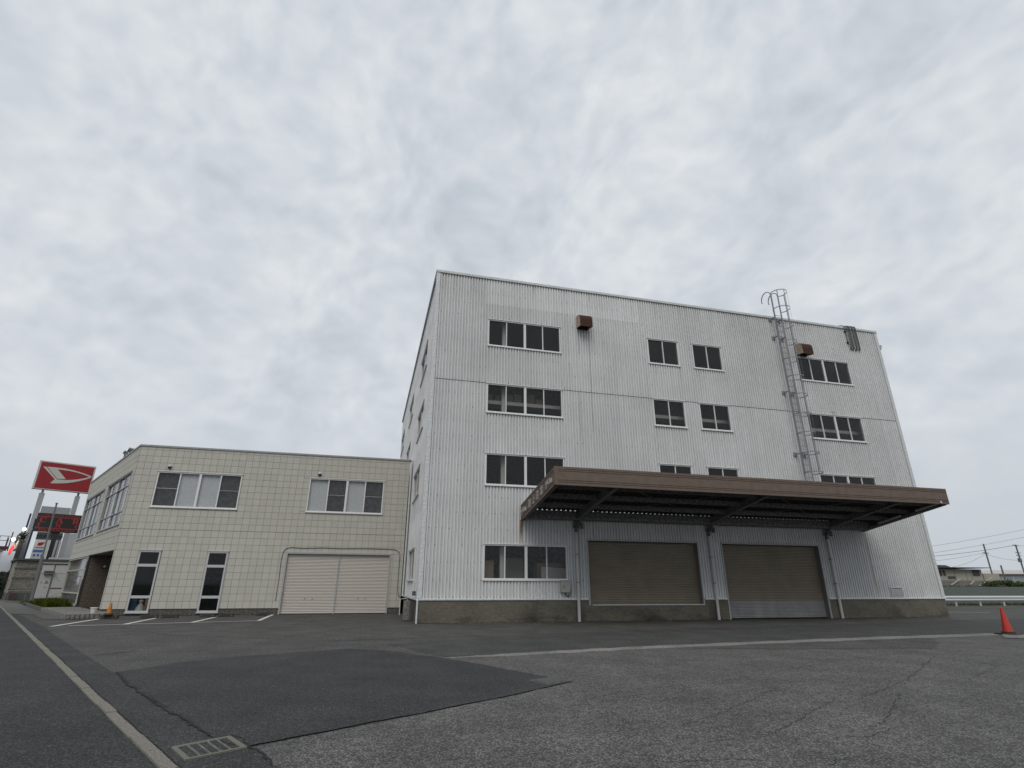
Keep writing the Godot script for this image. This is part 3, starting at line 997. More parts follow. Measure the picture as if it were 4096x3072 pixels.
# ---------------------------------------------------------------- the white warehouse
func warehouse() -> void:
	var W := 23.2535
	var H := 13.93
	var B := -23.5
	var wh := thing("warehouse", Vector3(0, 0, 0), "tall white warehouse clad in ribbed steel, four storeys high", "warehouse")
	var holes := []
	for c in WINS:
		for y in ROWS:
			holes.append([c[0], y, c[1], y + WH])
	# only the left window of the ground floor exists
	holes = holes.filter(func(q): return not (q[1] < 2.0 and q[0] > 3.0))
	var doors := [[6.33, 0.0, 11.12, 2.85], [12.22, 0.0, 17.0, 2.85]]
	var all := holes + doors
	var uvf := func(p: Vector3) -> Vector2: return Vector2(p.x / 23.25, (13.93 - p.y) / 13.17)
	var low := MB.new()
	for c in cells(0.0, W, 0.79, 8.955, all):
		if c[0] < 5.6 and c[1] < 1.0 and c[2] > 4.6:
			ribbed(low, c[0], 3.8, c[1], c[3], 0.0)
			ribbed(low, 3.8, 5.4, c[1], c[3], 0.0, true)
			ribbed(low, 5.4, c[2], c[1], c[3], 0.0)
		else:
			ribbed(low, c[0], c[2], c[1], c[3], 0.0)
	part("lower_cladding", low, M.front, wh, uvf)
	var up := MB.new()
	for c in cells(0.0, W, 8.977, H - 0.02, holes):
		ribbed(up, c[0], c[2], c[1], c[3], 0.012)
	part("upper_cladding", up, M.front, wh, uvf)
	# bolts that hold the sheets: rows 0.588 m apart, every other rib
	var bolts := MB.new()
	var rng := RandomNumberGenerator.new()
	rng.seed = 3
	var by := 0.82
	while by < 13.7:
		var bx := PITCH * 2.0
		while bx < W - 0.1:
			var ok := true
			for q in all:
				if bx > q[0] - 0.05 and bx < q[2] + 0.05 and by > q[1] - 0.08 and by < q[3] + 0.06:
					ok = false
			if ok and rng.randf() < 0.93:
				var r := 0.013 if rng.randf() < 0.85 else 0.019
				var z := rib(bx) + (0.012 if by > 8.95 else 0.0)
				var cy := by + rng.randf_range(-0.012, 0.012)
				var cx := bx + rng.randf_range(-0.008, 0.008)
				for k in 6:
					var t0 := TAU * k / 6.0
					var t1 := TAU * (k + 1) / 6.0
					bolts.tri(Vector3(cx, cy, z + 0.011), Vector3(cx + cos(t0) * r, cy + sin(t0) * r * 1.25, z + 0.004), Vector3(cx + cos(t1) * r, cy + sin(t1) * r * 1.25, z + 0.004))
			bx += PITCH * 2.0
		by += 0.588
	var bo := part("bolts", bolts, M.bolt, wh)
	bo.set_meta("kind", "stuff")
	# trims: roof edge, corners, base flashing
	var cap := MB.new()
	cap.bevel_box(Vector3(-0.06, H - 0.10, -0.25), Vector3(W + 0.06, H + 0.03, 0.055), 0.012)
	cap.bevel_box(Vector3(-0.06, H - 0.10, B), Vector3(0.2, H + 0.03, -0.26), 0.012)
	part("roof_edge", cap, M.cap, wh)
	for x in [0.0, W]:
		var segs := [0.80, 3.6, 6.55, 9.5, 12.3, H - 0.105]
		for k in segs.size() - 1:
			var ct := MB.new()
			var sgn := 1.0 if x == 0.0 else -1.0
			var xa: float = x - 0.035 * sgn
			var xb: float = x + 0.13 * sgn
			var e := 0.002 * (k % 2)
			ct.box(Vector3(minf(xa, xb), segs[k] + 0.006, -0.001), Vector3(maxf(xa, xb), segs[k + 1], 0.030 + e))
			ct.box(Vector3(minf(xa, x + 0.02 * sgn), segs[k] + 0.006, -0.16), Vector3(maxf(xa, x + 0.02 * sgn), segs[k + 1], -0.003))
			part("corner_trim", ct, M.trim, wh)
	for q in [[-0.04, 6.28], [11.17, 12.17], [17.05, W + 0.04]]:
		var fl := MB.new()
		fl.bevel_box(Vector3(q[0], 0.725, -0.02), Vector3(q[1], 0.792, 0.065), 0.008)
		part("base_flashing", fl, M.trim, wh)
	var fs2 := MB.new()
	fs2.bevel_box(Vector3(-0.065, 0.725, -9.0), Vector3(-0.005, 0.792, 0.06), 0.008)
	part("base_flashing", fs2, M.trim, wh)
	# concrete plinth
	var uvp := func(p: Vector3) -> Vector2: return Vector2(p.x / 23.25, 1.0 - p.y / 0.78)
	for q in [[0.01, 6.30, 0.727, 0.03], [6.30, 11.15, 0.535, 0.032], [11.15, 12.19, 0.727, 0.03], [17.03, W - 0.01, 0.727, 0.03]]:
		var pl := MB.new()
		pl.box(Vector3(q[0], -0.3, -0.5), Vector3(q[1], q[2], q[3]))
		part("plinth", pl, M.plinth, wh, uvp)
	for q in [[0.0, 0.35], [W - 0.4, W - 0.012]]:
		var ps := MB.new()
		ps.box(Vector3(q[0], -0.3, -23.4), Vector3(q[1], 0.727, -0.51))
		part("side_plinth", ps, M.plinth_side, wh)
	# side wall towards the tiled building
	var ST := Transform3D(Basis(Vector3(0, 0, 1), Vector3.UP, Vector3(-1, 0, 0)), Vector3(0, 0, B))
	var sh := []
	for y in ROWS:
		for z in [[-5.82, -2.75], [-13.7, -10.45], [-22.0, -18.5]]:
			if y < 5.0 and z[0] < -7.0:
				continue
			sh.append([z[0] - B, y, z[1] - B, y + WH])
	var sw := MB.new()
	sw.T = ST
	for c in cells(0.0, -B - 0.17, 0.79, H - 0.1, sh):
		ribbed(sw, c[0], c[2], c[1], c[3], -0.02)
	part("side_cladding", sw, M.side, wh)
	# other walls, roof and floors close the shell
	var bk := MB.new()
	bk.box(Vector3(0.25, -0.2, B - 0.1), Vector3(W - 0.05, H - 0.15, B))
	bk.box(Vector3(W - 0.1, 0.70, B), Vector3(W - 0.005, H - 0.1, -0.17))
	part("rear_wall", bk, M.side, wh)
	var rf := MB.new()
	rf.box(Vector3(0.06, H - 0.4, B), Vector3(W - 0.12, H - 0.16, -0.06))
	part("roof", rf, M.cap, wh)
	var fs := MB.new()
	for y in [0.5, 3.55, 6.6, 9.55]:
		fs.box(Vector3(0.1, y - 0.22, B + 0.02), Vector3(W - 0.12, y, -0.42 if y < 1.0 else -0.08))
	part("floor_slab", fs, M.inside_floor, wh)
	var ins := MB.new()
	ins.box(Vector3(0.12, 0.5, -7.2), Vector3(W - 0.14, H - 0.41, -7.05))
	for c in cells(0.1, W - 0.12, 0.51, H - 0.41, all):
		ins.box(Vector3(c[0], c[1], -0.092), Vector3(c[2], c[3], -0.074))
	for c in cells(0.0, 7.0, 0.51, H - 0.41, sh.map(func(q): return [q[0] - 16.5, q[1], q[2] - 16.5, q[3]])):
		ins.box(Vector3(0.055, c[1], c[0] - 7.0), Vector3(0.075, c[3], c[2] - 7.0))
	part("inner_lining", ins, M.inside, wh)
	var posts := MB.new()
	for y in [[0.5, 3.33], [3.55, 6.38], [6.6, 9.33], [9.55, 13.5]]:
		posts.box(Vector3(2.98, y[0], -0.52), Vector3(3.13, y[1], -0.36))
	part("inner_column", posts, M.beam_white, wh)
	# windows
	var I := Transform3D.IDENTITY
	for q in holes:
		var w: float = q[2] - q[0]
		if w > 2.0:
			window(wh, I, q, [w * 0.25, w * 0.5, w * 0.75], [1], [], {})
		else:
			window(wh, I, q, [w * 0.5], [], [], {})
	for q in sh:
		window(wh, ST, q, [(q[2] - q[0]) * 0.5], [], [], {"front": 0.0, "back": -0.10})
	# rolling shutters
	var s1 := MB.new()
	slats(s1, 6.36, 11.09, 0.60, 2.84, -0.20, 0.060)
	s1.box(Vector3(6.36, 0.565, -0.215), Vector3(11.09, 0.60, -0.185))
	var sho := part("shutter", s1, M.shutter, wh)
	sho.set_meta("label", "brown rolling shutter above the loading dock")
	var s2 := MB.new()
	slats(s2, 12.25, 16.97, 0.67, 2.84, -0.20, 0.060)
	var sh2 := part("shutter", s2, M.shutter, wh)
	sh2.set_meta("label", "brown rolling shutter with grey slats at its foot")
	var s3 := MB.new()
	slats(s3, 12.25, 16.97, 0.03, 0.67, -0.20, 0.0555)
	part("grey_slats", s3, M.shutter_grey, sh2)
	for d in [[6.30, 11.15, 0.535], [12.19, 17.03, 0.0]]:
		var fr := MB.new()
		fr.box(Vector3(d[0], d[2], -0.23), Vector3(d[0] + 0.055, 2.86, 0.035))
		fr.box(Vector3(d[1] - 0.055, d[2], -0.0), Vector3(d[1], 2.86, 0.035))
		fr.box(Vector3(d[0], 2.86, -0.02), Vector3(d[1], 2.92, 0.05))
		part("shutter_frame", fr, M.guide, wh)
		var jb := MB.new()
		jb.box(Vector3(d[1] - 0.055, d[2], -0.24), Vector3(d[1] - 0.002, 2.855, -0.003))
		jb.box(Vector3(d[0] + 0.056, 2.855, -0.35), Vector3(d[1] - 0.056, 2.90, -0.025))
		part("shutter_jamb", jb, M.jamb, wh)
	var sill := MB.new()
	sill.bevel_box(Vector3(6.44, 0.536, -0.1), Vector3(11.13, 0.566, 0.045), 0.006)
	part("dock_edge", sill, M.trim, wh)
	var back := MB.new()
	back.box(Vector3(6.2, 0.0, -0.4), Vector3(17.1, 2.95, -0.36))
	part("shutter_lining", back, M.inside, wh)

# ---------------------------------------------------------------- canopy over the loading dock
func canopy() -> void:
	var x0 := 3.676
	var x1 := 19.594
	var D := 4.086
	var sl := (4.1916 - 3.506) / D
	var cn := thing("loading_canopy", Vector3((x0 + x1) / 2, 3.5, 2.0), "long brown steel canopy over the two roller shutters", "canopy")
	# fascia profile (height above the lower edge, step out): two grooves near the top and two near the bottom
	var hgt := 0.587
	var prof := [Vector2(0.0, 0.0), Vector2(0.075, 0.0), Vector2(0.080, -0.014), Vector2(0.094, -0.014), Vector2(0.099, 0.0), Vector2(0.135, 0.0), Vector2(0.140, -0.014), Vector2(0.154, -0.014), Vector2(0.159, 0.0),
		Vector2(0.428, 0.0), Vector2(0.433, -0.014), Vector2(0.447, -0.014), Vector2(0.452, 0.0), Vector2(0.488, 0.0), Vector2(0.493, -0.014), Vector2(0.507, -0.014), Vector2(0.512, 0.0), Vector2(hgt, 0.0)]
	var yb := func(z: float) -> float: return 3.506 + sl * z
	# front, in two lengths with a joint
	for seg in [[x0 + 0.14, 14.48], [14.488, 17.95], [17.953, x1 - 0.002]]:
		var f := MB.new()
		var y0: float = yb.call(D)
		for i in prof.size() - 1:
			var p: Vector2 = prof[i]
			var q: Vector2 = prof[i + 1]
			f.quad(Vector3(seg[0], y0 + p.x, D + p.y), Vector3(seg[1], y0 + p.x, D + p.y), Vector3(seg[1], y0 + q.x, D + q.y), Vector3(seg[0], y0 + q.x, D + q.y))
		f.quad(Vector3(seg[0], y0 + hgt, D), Vector3(seg[1], y0 + hgt, D), Vector3(seg[1], y0 + hgt, D - 0.10), Vector3(seg[0], y0 + hgt, D - 0.10))
		f.quad(Vector3(seg[0], y0, D - 0.10), Vector3(seg[1], y0, D - 0.10), Vector3(seg[1], y0, D), Vector3(seg[0], y0, D))
		f.quad(Vector3(seg[1], y0, D - 0.06), Vector3(seg[0], y0, D - 0.06), Vector3(seg[0], y0 + hgt, D - 0.06), Vector3(seg[1], y0 + hgt, D - 0.06))
		part("front_fascia", f, M.fascia, cn)
	# corner cover pieces
	for x in [[x0 - 0.002, x0 + 0.138], [x1 - 0.001, x1 + 0.012]]:
		var c := MB.new()
		var y0: float = yb.call(D)
		c.bevel_box(Vector3(x[0], y0 - 0.002, D - 0.12), Vector3(x[1], y0 + hgt + 0.004, D + 0.004), 0.004)
		part("corner_cover", c, M.fascia, cn)
	# sides follow the slope of the roof
	for s in [-1.0, 1.0]:
		var f := MB.new()
		var xs: float = x0 if s < 0 else x1
		var za := 0.03
		var zb := D - 0.12
		for i in prof.size() - 1:
			var p: Vector2 = prof[i]
			var q: Vector2 = prof[i + 1]
			var a := Vector3(xs + s * p.y, yb.call(za) + p.x, za)
			var b := Vector3(xs + s * p.y, yb.call(zb) + p.x, zb)
			var c := Vector3(xs + s * q.y, yb.call(zb) + q.x, zb)
			var d := Vector3(xs + s * q.y, yb.call(za) + q.x, za)
			if s < 0:
				f.quad(a, b, c, d)
			else:
				f.quad(b, a, d, c)
		var xi = xs - s * 0.06
		for e in [0.0, hgt]:
			f.quad(Vector3(xs, yb.call(za) + e, za), Vector3(xi, yb.call(za) + e, za), Vector3(xi, yb.call(zb) + e, zb), Vector3(xs, yb.call(zb) + e, zb))
		f.quad(Vector3(xi, yb.call(za), za), Vector3(xi, yb.call(za) + hgt, za), Vector3(xi, yb.call(zb) + hgt, zb), Vector3(xi, yb.call(zb), zb))
		f.quad(Vector3(xs, yb.call(za), za), Vector3(xs, yb.call(za) + hgt, za), Vector3(xi, yb.call(za) + hgt, za), Vector3(xi, yb.call(za), za))
		part("side_fascia", f, M.fascia, cn)
	# ribbed roof deck, falling towards the wall and stopping short of it
	var dk := MB.new()
	var pitch := 0.187
	var yd := func(z: float) -> float: return 3.80 + sl * z
	var zn := 0.44
	var zf := D - 0.08
	var ux := x0 + 0.07
	var pr := [[0.0, 0.0], [0.18, 0.0], [0.36, 0.062], [0.60, 0.062], [0.78, 0.0]]
	while ux < x1 - 0.08:
		for i in pr.size():
			var a: Array = pr[i]
			var b: Array = pr[i + 1] if i + 1 < pr.size() else [1.0, 0.0]
			var xa: float = minf(ux + a[0] * pitch, x1 - 0.06)
			var xb: float = minf(ux + b[0] * pitch, x1 - 0.06)
			if xb - xa < 0.002:
				continue
			dk.quad(Vector3(xa, yd.call(zf) + a[1], zf), Vector3(xa, yd.call(zn) + a[1], zn), Vector3(xb, yd.call(zn) + b[1], zn), Vector3(xb, yd.call(zf) + b[1], zf))
			dk.quad(Vector3(xa, yd.call(zn) + a[1] + 0.004, zn), Vector3(xa, yd.call(zf) + a[1] + 0.004, zf), Vector3(xb, yd.call(zf) + b[1] + 0.004, zf), Vector3(xb, yd.call(zn) + b[1] + 0.004, zn))
		ux += pitch
	part("roof_deck", dk, M.deck, cn)
	# main beams, purlins, braces
	for x in [5.86, 11.64, 17.46]:
		var b := MB.new()
		var za := 0.05
		var zb := D - 0.10
		var d0 := 0.035
		b.bar(Vector3(x, yb.call(za) + d0, za), Vector3(x, yb.call(zb) + d0, zb), 0.15, 0.016)
		b.bar(Vector3(x, yb.call(za) + 0.155, za), Vector3(x, yb.call(zb) + 0.155, zb), 0.012, 0.23)
		b.bar(Vector3(x, yb.call(za) + 0.278, za), Vector3(x, yb.call(zb) + 0.278, zb), 0.15, 0.014)
		part("beam", b, M.steel_dark, cn)
	for z in [0.50, 1.45, 2.45, 3.45]:
		var p := MB.new()
		var y: float = yd.call(z)
		p.box(Vector3(x0 + 0.06, y - 0.17, z - 0.006), Vector3(x1 - 0.06, y - 0.005, z + 0.006))
		p.box(Vector3(x0 + 0.06, y - 0.182, z - 0.045), Vector3(x1 - 0.06, y - 0.171, z + 0.02))
		part("purlin", p, M.steel_dark, cn)
	for x in [[5.86, 11.64], [11.64, 17.46]]:
		var p := MB.new()
		p.tube([Vector3(x[0], yb.call(0.2) + 0.25, 0.2), Vector3(x[1], yb.call(3.9) + 0.25, 3.9)], 0.012, 6)
		p.tube([Vector3(x[1], yb.call(0.2) + 0.22, 0.2), Vector3(x[0], yb.call(3.9) + 0.22, 3.9)], 0.012, 6)
		part("brace_rods", p, M.steel_dark, cn)
	for x in [x0 + 0.11, x1 - 0.11]:
		var en := MB.new()
		en.bar(Vector3(x, yb.call(0.06) + 0.06, 0.06), Vector3(x, yb.call(D - 0.12) + 0.06, D - 0.12), 0.08, 0.10)
		part("end_angle", en, M.steel_dark, cn)
	for z in [1.2, 3.0]:
		var ls := MB.new()
		ls.tube([Vector3(19.2, yb.call(z) + 0.06, z), Vector3(19.2, yb.call(z + 1.1) + 0.06, z + 1.1)], 0.045, 8)
		part("lamp_tube", ls, M.pipe, cn)
	# gutter along the wall
	var gt := MB.new()
	gt.box(Vector3(x0 + 0.07, 3.58, 0.035), Vector3(x1 - 0.07, 3.60, 0.40))
	gt.box(Vector3(x0 + 0.07, 3.60, 0.385), Vector3(x1 - 0.07, 3.80, 0.40))
	gt.box(Vector3(x0 + 0.07, 3.60, 0.035), Vector3(x1 - 0.07, 3.80, 0.05))
	part("gutter", gt, M.steel_dark, cn)
	# painted warning on the left end: caution overhead, height 3.5 m and 4.3 m
	var head := [[.05, .92, .45, .92], [.12, .4, .18, .2], [.38, .4, .32, .2], [.02, .1, .48, .15], [.52, .95, 1.0, .95], [.75, .95, .72, .8], [.58, .62, .94, .62], [.58, .44, .94, .44], [.68, .22, .55, .02], [.84, .22, .97, .02]] + boxed(.08, .5, .42, .78) + boxed(.58, .25, .94, .8)
	var over := [[.45, .95, .45, .05], [.45, .55, .82, .55], [.05, .05, .95, .05]]
	var care := [[.1, .92, .25, .8], [.05, .64, .2, .52], [.05, .05, .25, .38], [.6, 1.0, .68, .86], [.35, .78, .95, .78], [.4, .44, .9, .44], [.3, .05, 1.0, .05], [.65, .78, .65, .05]]
	var mind := [[.5, 1.0, .5, .92], [.12, .9, .88, .9], [.3, .88, .35, .76], [.7, .88, .65, .76], [.02, .73, .98, .73], [.25, .51, .75, .51], [.1, .28, .05, .08], [.28, .3, .3, .05], [.3, .03, .7, .03], [.7, .03, .76, .16], [.5, .3, .55, .2], [.85, .28, .95, .1]] + boxed(.25, .38, .75, .65)
	var tall := [[.5, 1.0, .5, .9], [.05, .88, .95, .88], [.1, .55, .1, 0.0], [.1, .55, .9, .55], [.9, .55, .9, 0.0]] + boxed(.28, .64, .72, .8) + boxed(.3, .12, .7, .4)
	var sa := [[.1, .75, .9, .8], [.5, 1.0, .75, .45], [.75, .45, .25, .35], [.2, .3, .35, .05], [.35, .05, .75, .08]]
	var BT := Basis(Vector3(0, 0, 1), Vector3.UP, Vector3(-1, 0, 0))
	var place := func(z: float, dy: float) -> Transform3D: return Transform3D(BT, Vector3(x0, float(yb.call(z)) + dy, z))
	for item in [[head, 1.07, 0.31], [over, 1.57, 0.32], [care, 2.04, 0.32], [mind, 2.53, 0.31]]:
		var lm := MB.new()
		strokes(lm, place.call(item[1], 0.145 + 0.02), item[0], item[2], 0.30, 0.030)
		part("painted_character", lm, M.letter, cn)
	for z in [0.08, 3.11]:
		var h1 := MB.new()
		strokes(h1, place.call(z, 0.30), tall, 0.17, 0.13, 0.017)
		part("painted_character", h1, M.letter, cn)
		var h2 := MB.new()
		strokes(h2, place.call(z, 0.165), sa, 0.16, 0.10, 0.017)
		part("painted_character", h2, M.letter, cn)
	letters("painted_number", "3.5m", place.call(0.53, 0.30 + 0.0), 0.17, M.letter, cn)
	letters("painted_number", "4.3m", place.call(3.56, 0.30 + 0.0), 0.17, M.letter, cn)

# ---------------------------------------------------------------- pipes, ladder, hoods and boxes on the warehouse
func warehouse_fittings() -> void:
	var names := ["grey downpipe between the lower windows and the first shutter", "grey downpipe between the two brown roller shutters", "grey downpipe right of the second roller shutter"]
	var xs := [5.86, 11.64, 17.46]
	for i in 3:
		var x: float = xs[i]
		var t := thing("downpipe", Vector3(x, 0, 0.1), names[i], "drainpipe", "downpipes below the canopy gutter")
		var p := MB.new()
		p.tube([Vector3(x, 0.0, 0.105), Vector3(x, 3.25, 0.105)], 0.058, 14)
		part("pipe", p, M.pipe, t)
		var e := MB.new()
		e.tube([Vector3(x, 3.24, 0.105), Vector3(x, 3.33, 0.11), Vector3(x + 0.03, 3.40, 0.16), Vector3(x + 0.1, 3.46, 0.2), Vector3(x + 0.1, 3.59, 0.2)], 0.05, 12)
		e.tube([Vector3(x, 3.14, 0.105), Vector3(x, 3.27, 0.105)], 0.064, 14)
		part("elbow", e, M.pipe_dark, t)
		var c := MB.new()
		for y in [0.62 + 0.7, 2.3]:
			c.tube([Vector3(x, y, 0.105), Vector3(x, y + 0.04, 0.105)], 0.058, 14)
			c.box(Vector3(x - 0.015, y, 0.0), Vector3(x + 0.015, y + 0.03, 0.06))
		part("clip", c, M.pipe_dark, t)
		var bt := MB.new()
		bt.box(Vector3(x - 0.10, 3.30, 0.03), Vector3(x + 0.14, 3.545, 0.06))
		bt.tube([Vector3(x + 0.24, 3.28, 0.12), Vector3(x + 0.24, 3.50, 0.12)], 0.06, 12)
		part("bracket", bt, M.steel_dark, t)
	# caged ladder
	var la := thing("caged_ladder", Vector3(16.945, 4.3, 0.3), "tall galvanised ladder with safety cage climbing to the roof", "ladder")
	for x in [16.74, 17.15]:
		var r := MB.new()
		var path := [Vector3(x, 4.34, 0.3), Vector3(x, 9.0, 0.3), Vector3(x, 15.0, 0.3)]
		for k in range(1, 11):
			var a := PI * 1.12 * k / 10.0
			path.append(Vector3(x, 15.0 + 0.34 * sin(a), 0.3 - 0.34 + 0.34 * cos(a)))
		r.tube(path, 0.024, 8)
		part("rail", r, M.galv, la)
	var y := 4.6
	while y < 14.1:
		var r := MB.new()
		r.tube([Vector3(16.74, y, 0.3), Vector3(17.15, y, 0.3)], 0.011, 6)
		part("rung", r, M.galv, la)
		y += 0.29
	var hc := Vector2(16.945, 0.60)
	var hr := 0.39
	var hoops := [15.0, 14.09, 13.17, 12.27, 11.36, 10.45, 9.54, 8.62, 7.72, 6.81, 5.92]
	for hy in hoops:
		var h := MB.new()
		var a0 := deg_to_rad(-125)
		var prev := Vector3(16.74, hy, 0.3)
		for k in 25:
			var a := a0 + deg_to_rad(250) * k / 24.0
			var p := Vector3(hc.x + hr * sin(a), hy, hc.y + hr * cos(a))
			h.bar(prev, p, 0.007, 0.045)
			prev = p
		h.bar(prev, Vector3(17.15, hy, 0.3), 0.007, 0.045)
		part("hoop", h, M.galv, la)
	for k in 5:
		var a := deg_to_rad(-100 + 50 * k)
		var p := MB.new()
		var px := hc.x + (hr - 0.008) * sin(a)
		var pz := hc.y + (hr - 0.008) * cos(a)
		var tang := Vector3(cos(a), 0, -sin(a))
		p.bar(Vector3(px, 5.90, pz), Vector3(px, 15.02, pz), 0.006, 0.04, tang)
		part("cage_bar", p, M.galv, la)
	for by in [4.75, 6.87, 9.85, 12.74, 13.75]:
		for x in [16.70, 17.19]:
			var b := MB.new()
			b.box(Vector3(x - 0.025, by - 0.02, 0.02), Vector3(x + 0.025, by + 0.02, 0.3))
			b.bevel_box(Vector3(x - 0.09, by - 0.11, -0.002), Vector3(x + 0.09, by + 0.11, 0.035), 0.02)
			part("bracket", b, M.galv, la)
	# rusty vent hoods
	for d in [[6.27, 6.86, 11.85, "rusty vent hood with cream side above the upper left windows"], [17.86, 18.48, 11.86, "rusty vent hood beside the caged ladder above the upper right windows"]]:
		var t := thing("vent_hood", Vector3((d[0] + d[1]) / 2, d[2], 0), d[3], "vent hood", "rusty vent hoods on the wall")
		var prof := [Vector2(0.0, 0.66), Vector2(0.22, 0.655), Vector2(0.36, 0.60), Vector2(0.44, 0.50), Vector2(0.47, 0.36), Vector2(0.47, 0.02)]
		var top := MB.new()
		for i in prof.size() - 1:
			var p: Vector2 = prof[i]
			var q: Vector2 = prof[i + 1]
			top.quad(Vector3(d[0], d[2] + p.y, p.x), Vector3(d[0], d[2] + q.y, q.x), Vector3(d[1], d[2] + q.y, q.x), Vector3(d[1], d[2] + p.y, p.x))
			top.quad(Vector3(d[1], d[2] + p.y - 0.012, p.x - 0.006), Vector3(d[1], d[2] + q.y - 0.012, q.x - 0.006), Vector3(d[0], d[2] + q.y - 0.012, q.x - 0.006), Vector3(d[0], d[2] + p.y - 0.012, p.x - 0.006))
		part("curved_cover", top, M.rust, t)
		var poly := PackedVector2Array()
		for p in prof:
			poly.append(Vector2(-p.x, p.y))
		poly.append(Vector2(0.0, 0.12))
		for x in [d[0], d[1] - 0.012]:
			var s := MB.new()
			s.T = Transform3D(Basis(Vector3(0, 0, -1), Vector3.UP, Vector3(1, 0, 0)), Vector3(x, d[2], 0.0))
			s.prism(poly, 0.0, 0.012)
			part("side_plate", s, M.hood_side, t)
		var inn := MB.new()
		inn.box(Vector3(d[0] + 0.05, d[2] + 0.06, 0.0), Vector3(d[1] - 0.05, d[2] + 0.6, 0.02))
		for k in 5:
			inn.bar(Vector3(d[0] + 0.05, d[2] + 0.13 + 0.1 * k, 0.03), Vector3(d[1] - 0.05, d[2] + 0.13 + 0.1 * k, 0.03), 0.004, 0.08, Vector3(0, 1, 0.6))
		part("shutter_blades", inn, M.black, t)
	# conduits bending over the roof edge
	var cd := thing("conduit_bundle", Vector3(21.6, 12.7, 0), "bundle of grey conduits bending over the roof edge at upper right", "conduit")
	for k in 4:
		var x: float = [21.32, 21.46, 21.66, 21.84][k]
		var r: float = [0.022, 0.036, 0.04, 0.036][k]
		var p := MB.new()
		p.tube([Vector3(x, 12.66, 0.0), Vector3(x, 12.67, 0.09), Vector3(x, 12.74, 0.115), Vector3(x, 13.86, 0.115), Vector3(x, 13.98, 0.09), Vector3(x, 14.02, 0.0), Vector3(x, 14.02, -0.3)], r, 10)
		part("pipe", p, M.pipe_dark, cd)
	var cb := MB.new()
	cb.tube([Vector3(20.9, 13.98, 0.0), Vector3(21.1, 14.0, 0.05), Vector3(21.2, 13.9, 0.09), Vector3(21.22, 13.4, 0.06), Vector3(21.23, 12.95, 0.07), Vector3(21.38, 12.85, 0.09), Vector3(21.25, 12.75, 0.1), Vector3(21.4, 12.66, 0.05)], 0.016, 6)
	cb.box(Vector3(21.17, 13.62, 0.0), Vector3(21.27, 13.70, 0.07))
	cb.box(Vector3(21.18, 13.0, 0.0), Vector3(21.28, 13.08, 0.07))
	part("cable", cb, M.black, cd)
	# floodlight on the far corner
	var fl := thing("floodlight", Vector3(23.25, 13.2, -0.4), "small grey floodlight sticking out past the right roof corner", "floodlight")
	var fb := MB.new()
	fb.box(Vector3(23.25, 13.20, -0.46), Vector3(23.55, 13.24, -0.40))
	fb.bar(Vector3(23.27, 13.02, -0.43), Vector3(23.5, 13.21, -0.43), 0.03, 0.03)
	part("arm", fb, M.galv, fl)
	var fh := MB.new()
	fh.T = Transform3D(Basis.from_euler(Vector3(0.35, 0, 0)), Vector3(23.66, 13.22, -0.35))
	fh.bevel_box(Vector3(-0.16, -0.12, -0.07), Vector3(0.16, 0.12, 0.07), 0.025)
	part("housing", fh, M.pipe_dark, fl)
	var fg := MB.new()
	fg.T = fh.T
	fg.box(Vector3(-0.12, -0.085, 0.071), Vector3(0.12, 0.085, 0.076))
	part("lens", fg, M.white_plastic, fl)
	# louvre near the ground on the right
	var lv := thing("wall_louvre", Vector3(20.66, 0.81, 0), "small grey louvred vent low on the right of the wall", "vent")
	var lf := MB.new()
	lf.box(Vector3(20.35, 0.80, -0.0), Vector3(20.38, 1.20, 0.05))
	lf.box(Vector3(20.95, 0.80, -0.0), Vector3(20.98, 1.20, 0.05))
	lf.box(Vector3(20.38, 1.17, -0.0), Vector3(20.95, 1.20, 0.05))
	lf.box(Vector3(20.38, 0.80, -0.0), Vector3(20.95, 0.82, 0.05))
	part("frame", lf, M.frame2, lv)
	var lb := MB.new()
	lb.box(Vector3(20.385, 0.82, 0.001), Vector3(20.945, 1.17, 0.006))
	part("backing", lb, M.black, lv)
	for k in 7:
		var s := MB.new()
		s.bar(Vector3(20.385, 0.85 + 0.046 * k, 0.03), Vector3(20.945, 0.85 + 0.046 * k, 0.03), 0.005, 0.04, Vector3(0, 1, -0.8))
		part("slat", s, M.frame2, lv)
	# electrical box
	var eb := thing("electrical_box", Vector3(5.35, 0.98, 0.02), "pale grey electrical box on the wall below the window corner", "electrical box")
	var e1 := MB.new()
	e1.bevel_box(Vector3(5.18, 0.985, 0.0), Vector3(5.53, 1.39, 0.16), 0.008)
	part("cabinet", e1, M.boxgrey, eb)
	var e2 := MB.new()
	e2.bevel_box(Vector3(5.165, 1.388, 0.0), Vector3(5.545, 1.405, 0.19), 0.005)
	part("rain_cover", e2, M.boxgrey, eb)
	var e3 := MB.new()
	e3.box(Vector3(5.27, 1.13, 0.16), Vector3(5.295, 1.24, 0.175))
	part("handle", e3, M.pipe_dark, eb)
	var e4 := MB.new()
	e4.tube([Vector3(5.36, 0.99, 0.08), Vector3(5.37, 0.90, 0.09), Vector3(5.42, 0.85, 0.09), Vector3(5.50, 0.86, 0.09), Vector3(5.56, 0.93, 0.08), Vector3(5.575, 1.1, 0.05)], 0.018, 8)
	part("hose", e4, M.black, eb)
	# small pipes and meter at the left corner
	var cp := thing("corner_pipe", Vector3(-0.03, 0, 0.06), "short white pipe at the foot of the warehouse corner", "drainpipe")
	var c1 := MB.new()
	c1.tube([Vector3(-0.02, 0.0, 0.075), Vector3(-0.02, 0.73, 0.075)], 0.032, 10)
	part("pipe", c1, M.trim, cp)
	var ml := thing("outdoor_tap_post", Vector3(-0.25, 0, -1.5), "grey concrete tap post in the gap beside the warehouse corner", "tap post")
	var m1 := MB.new()
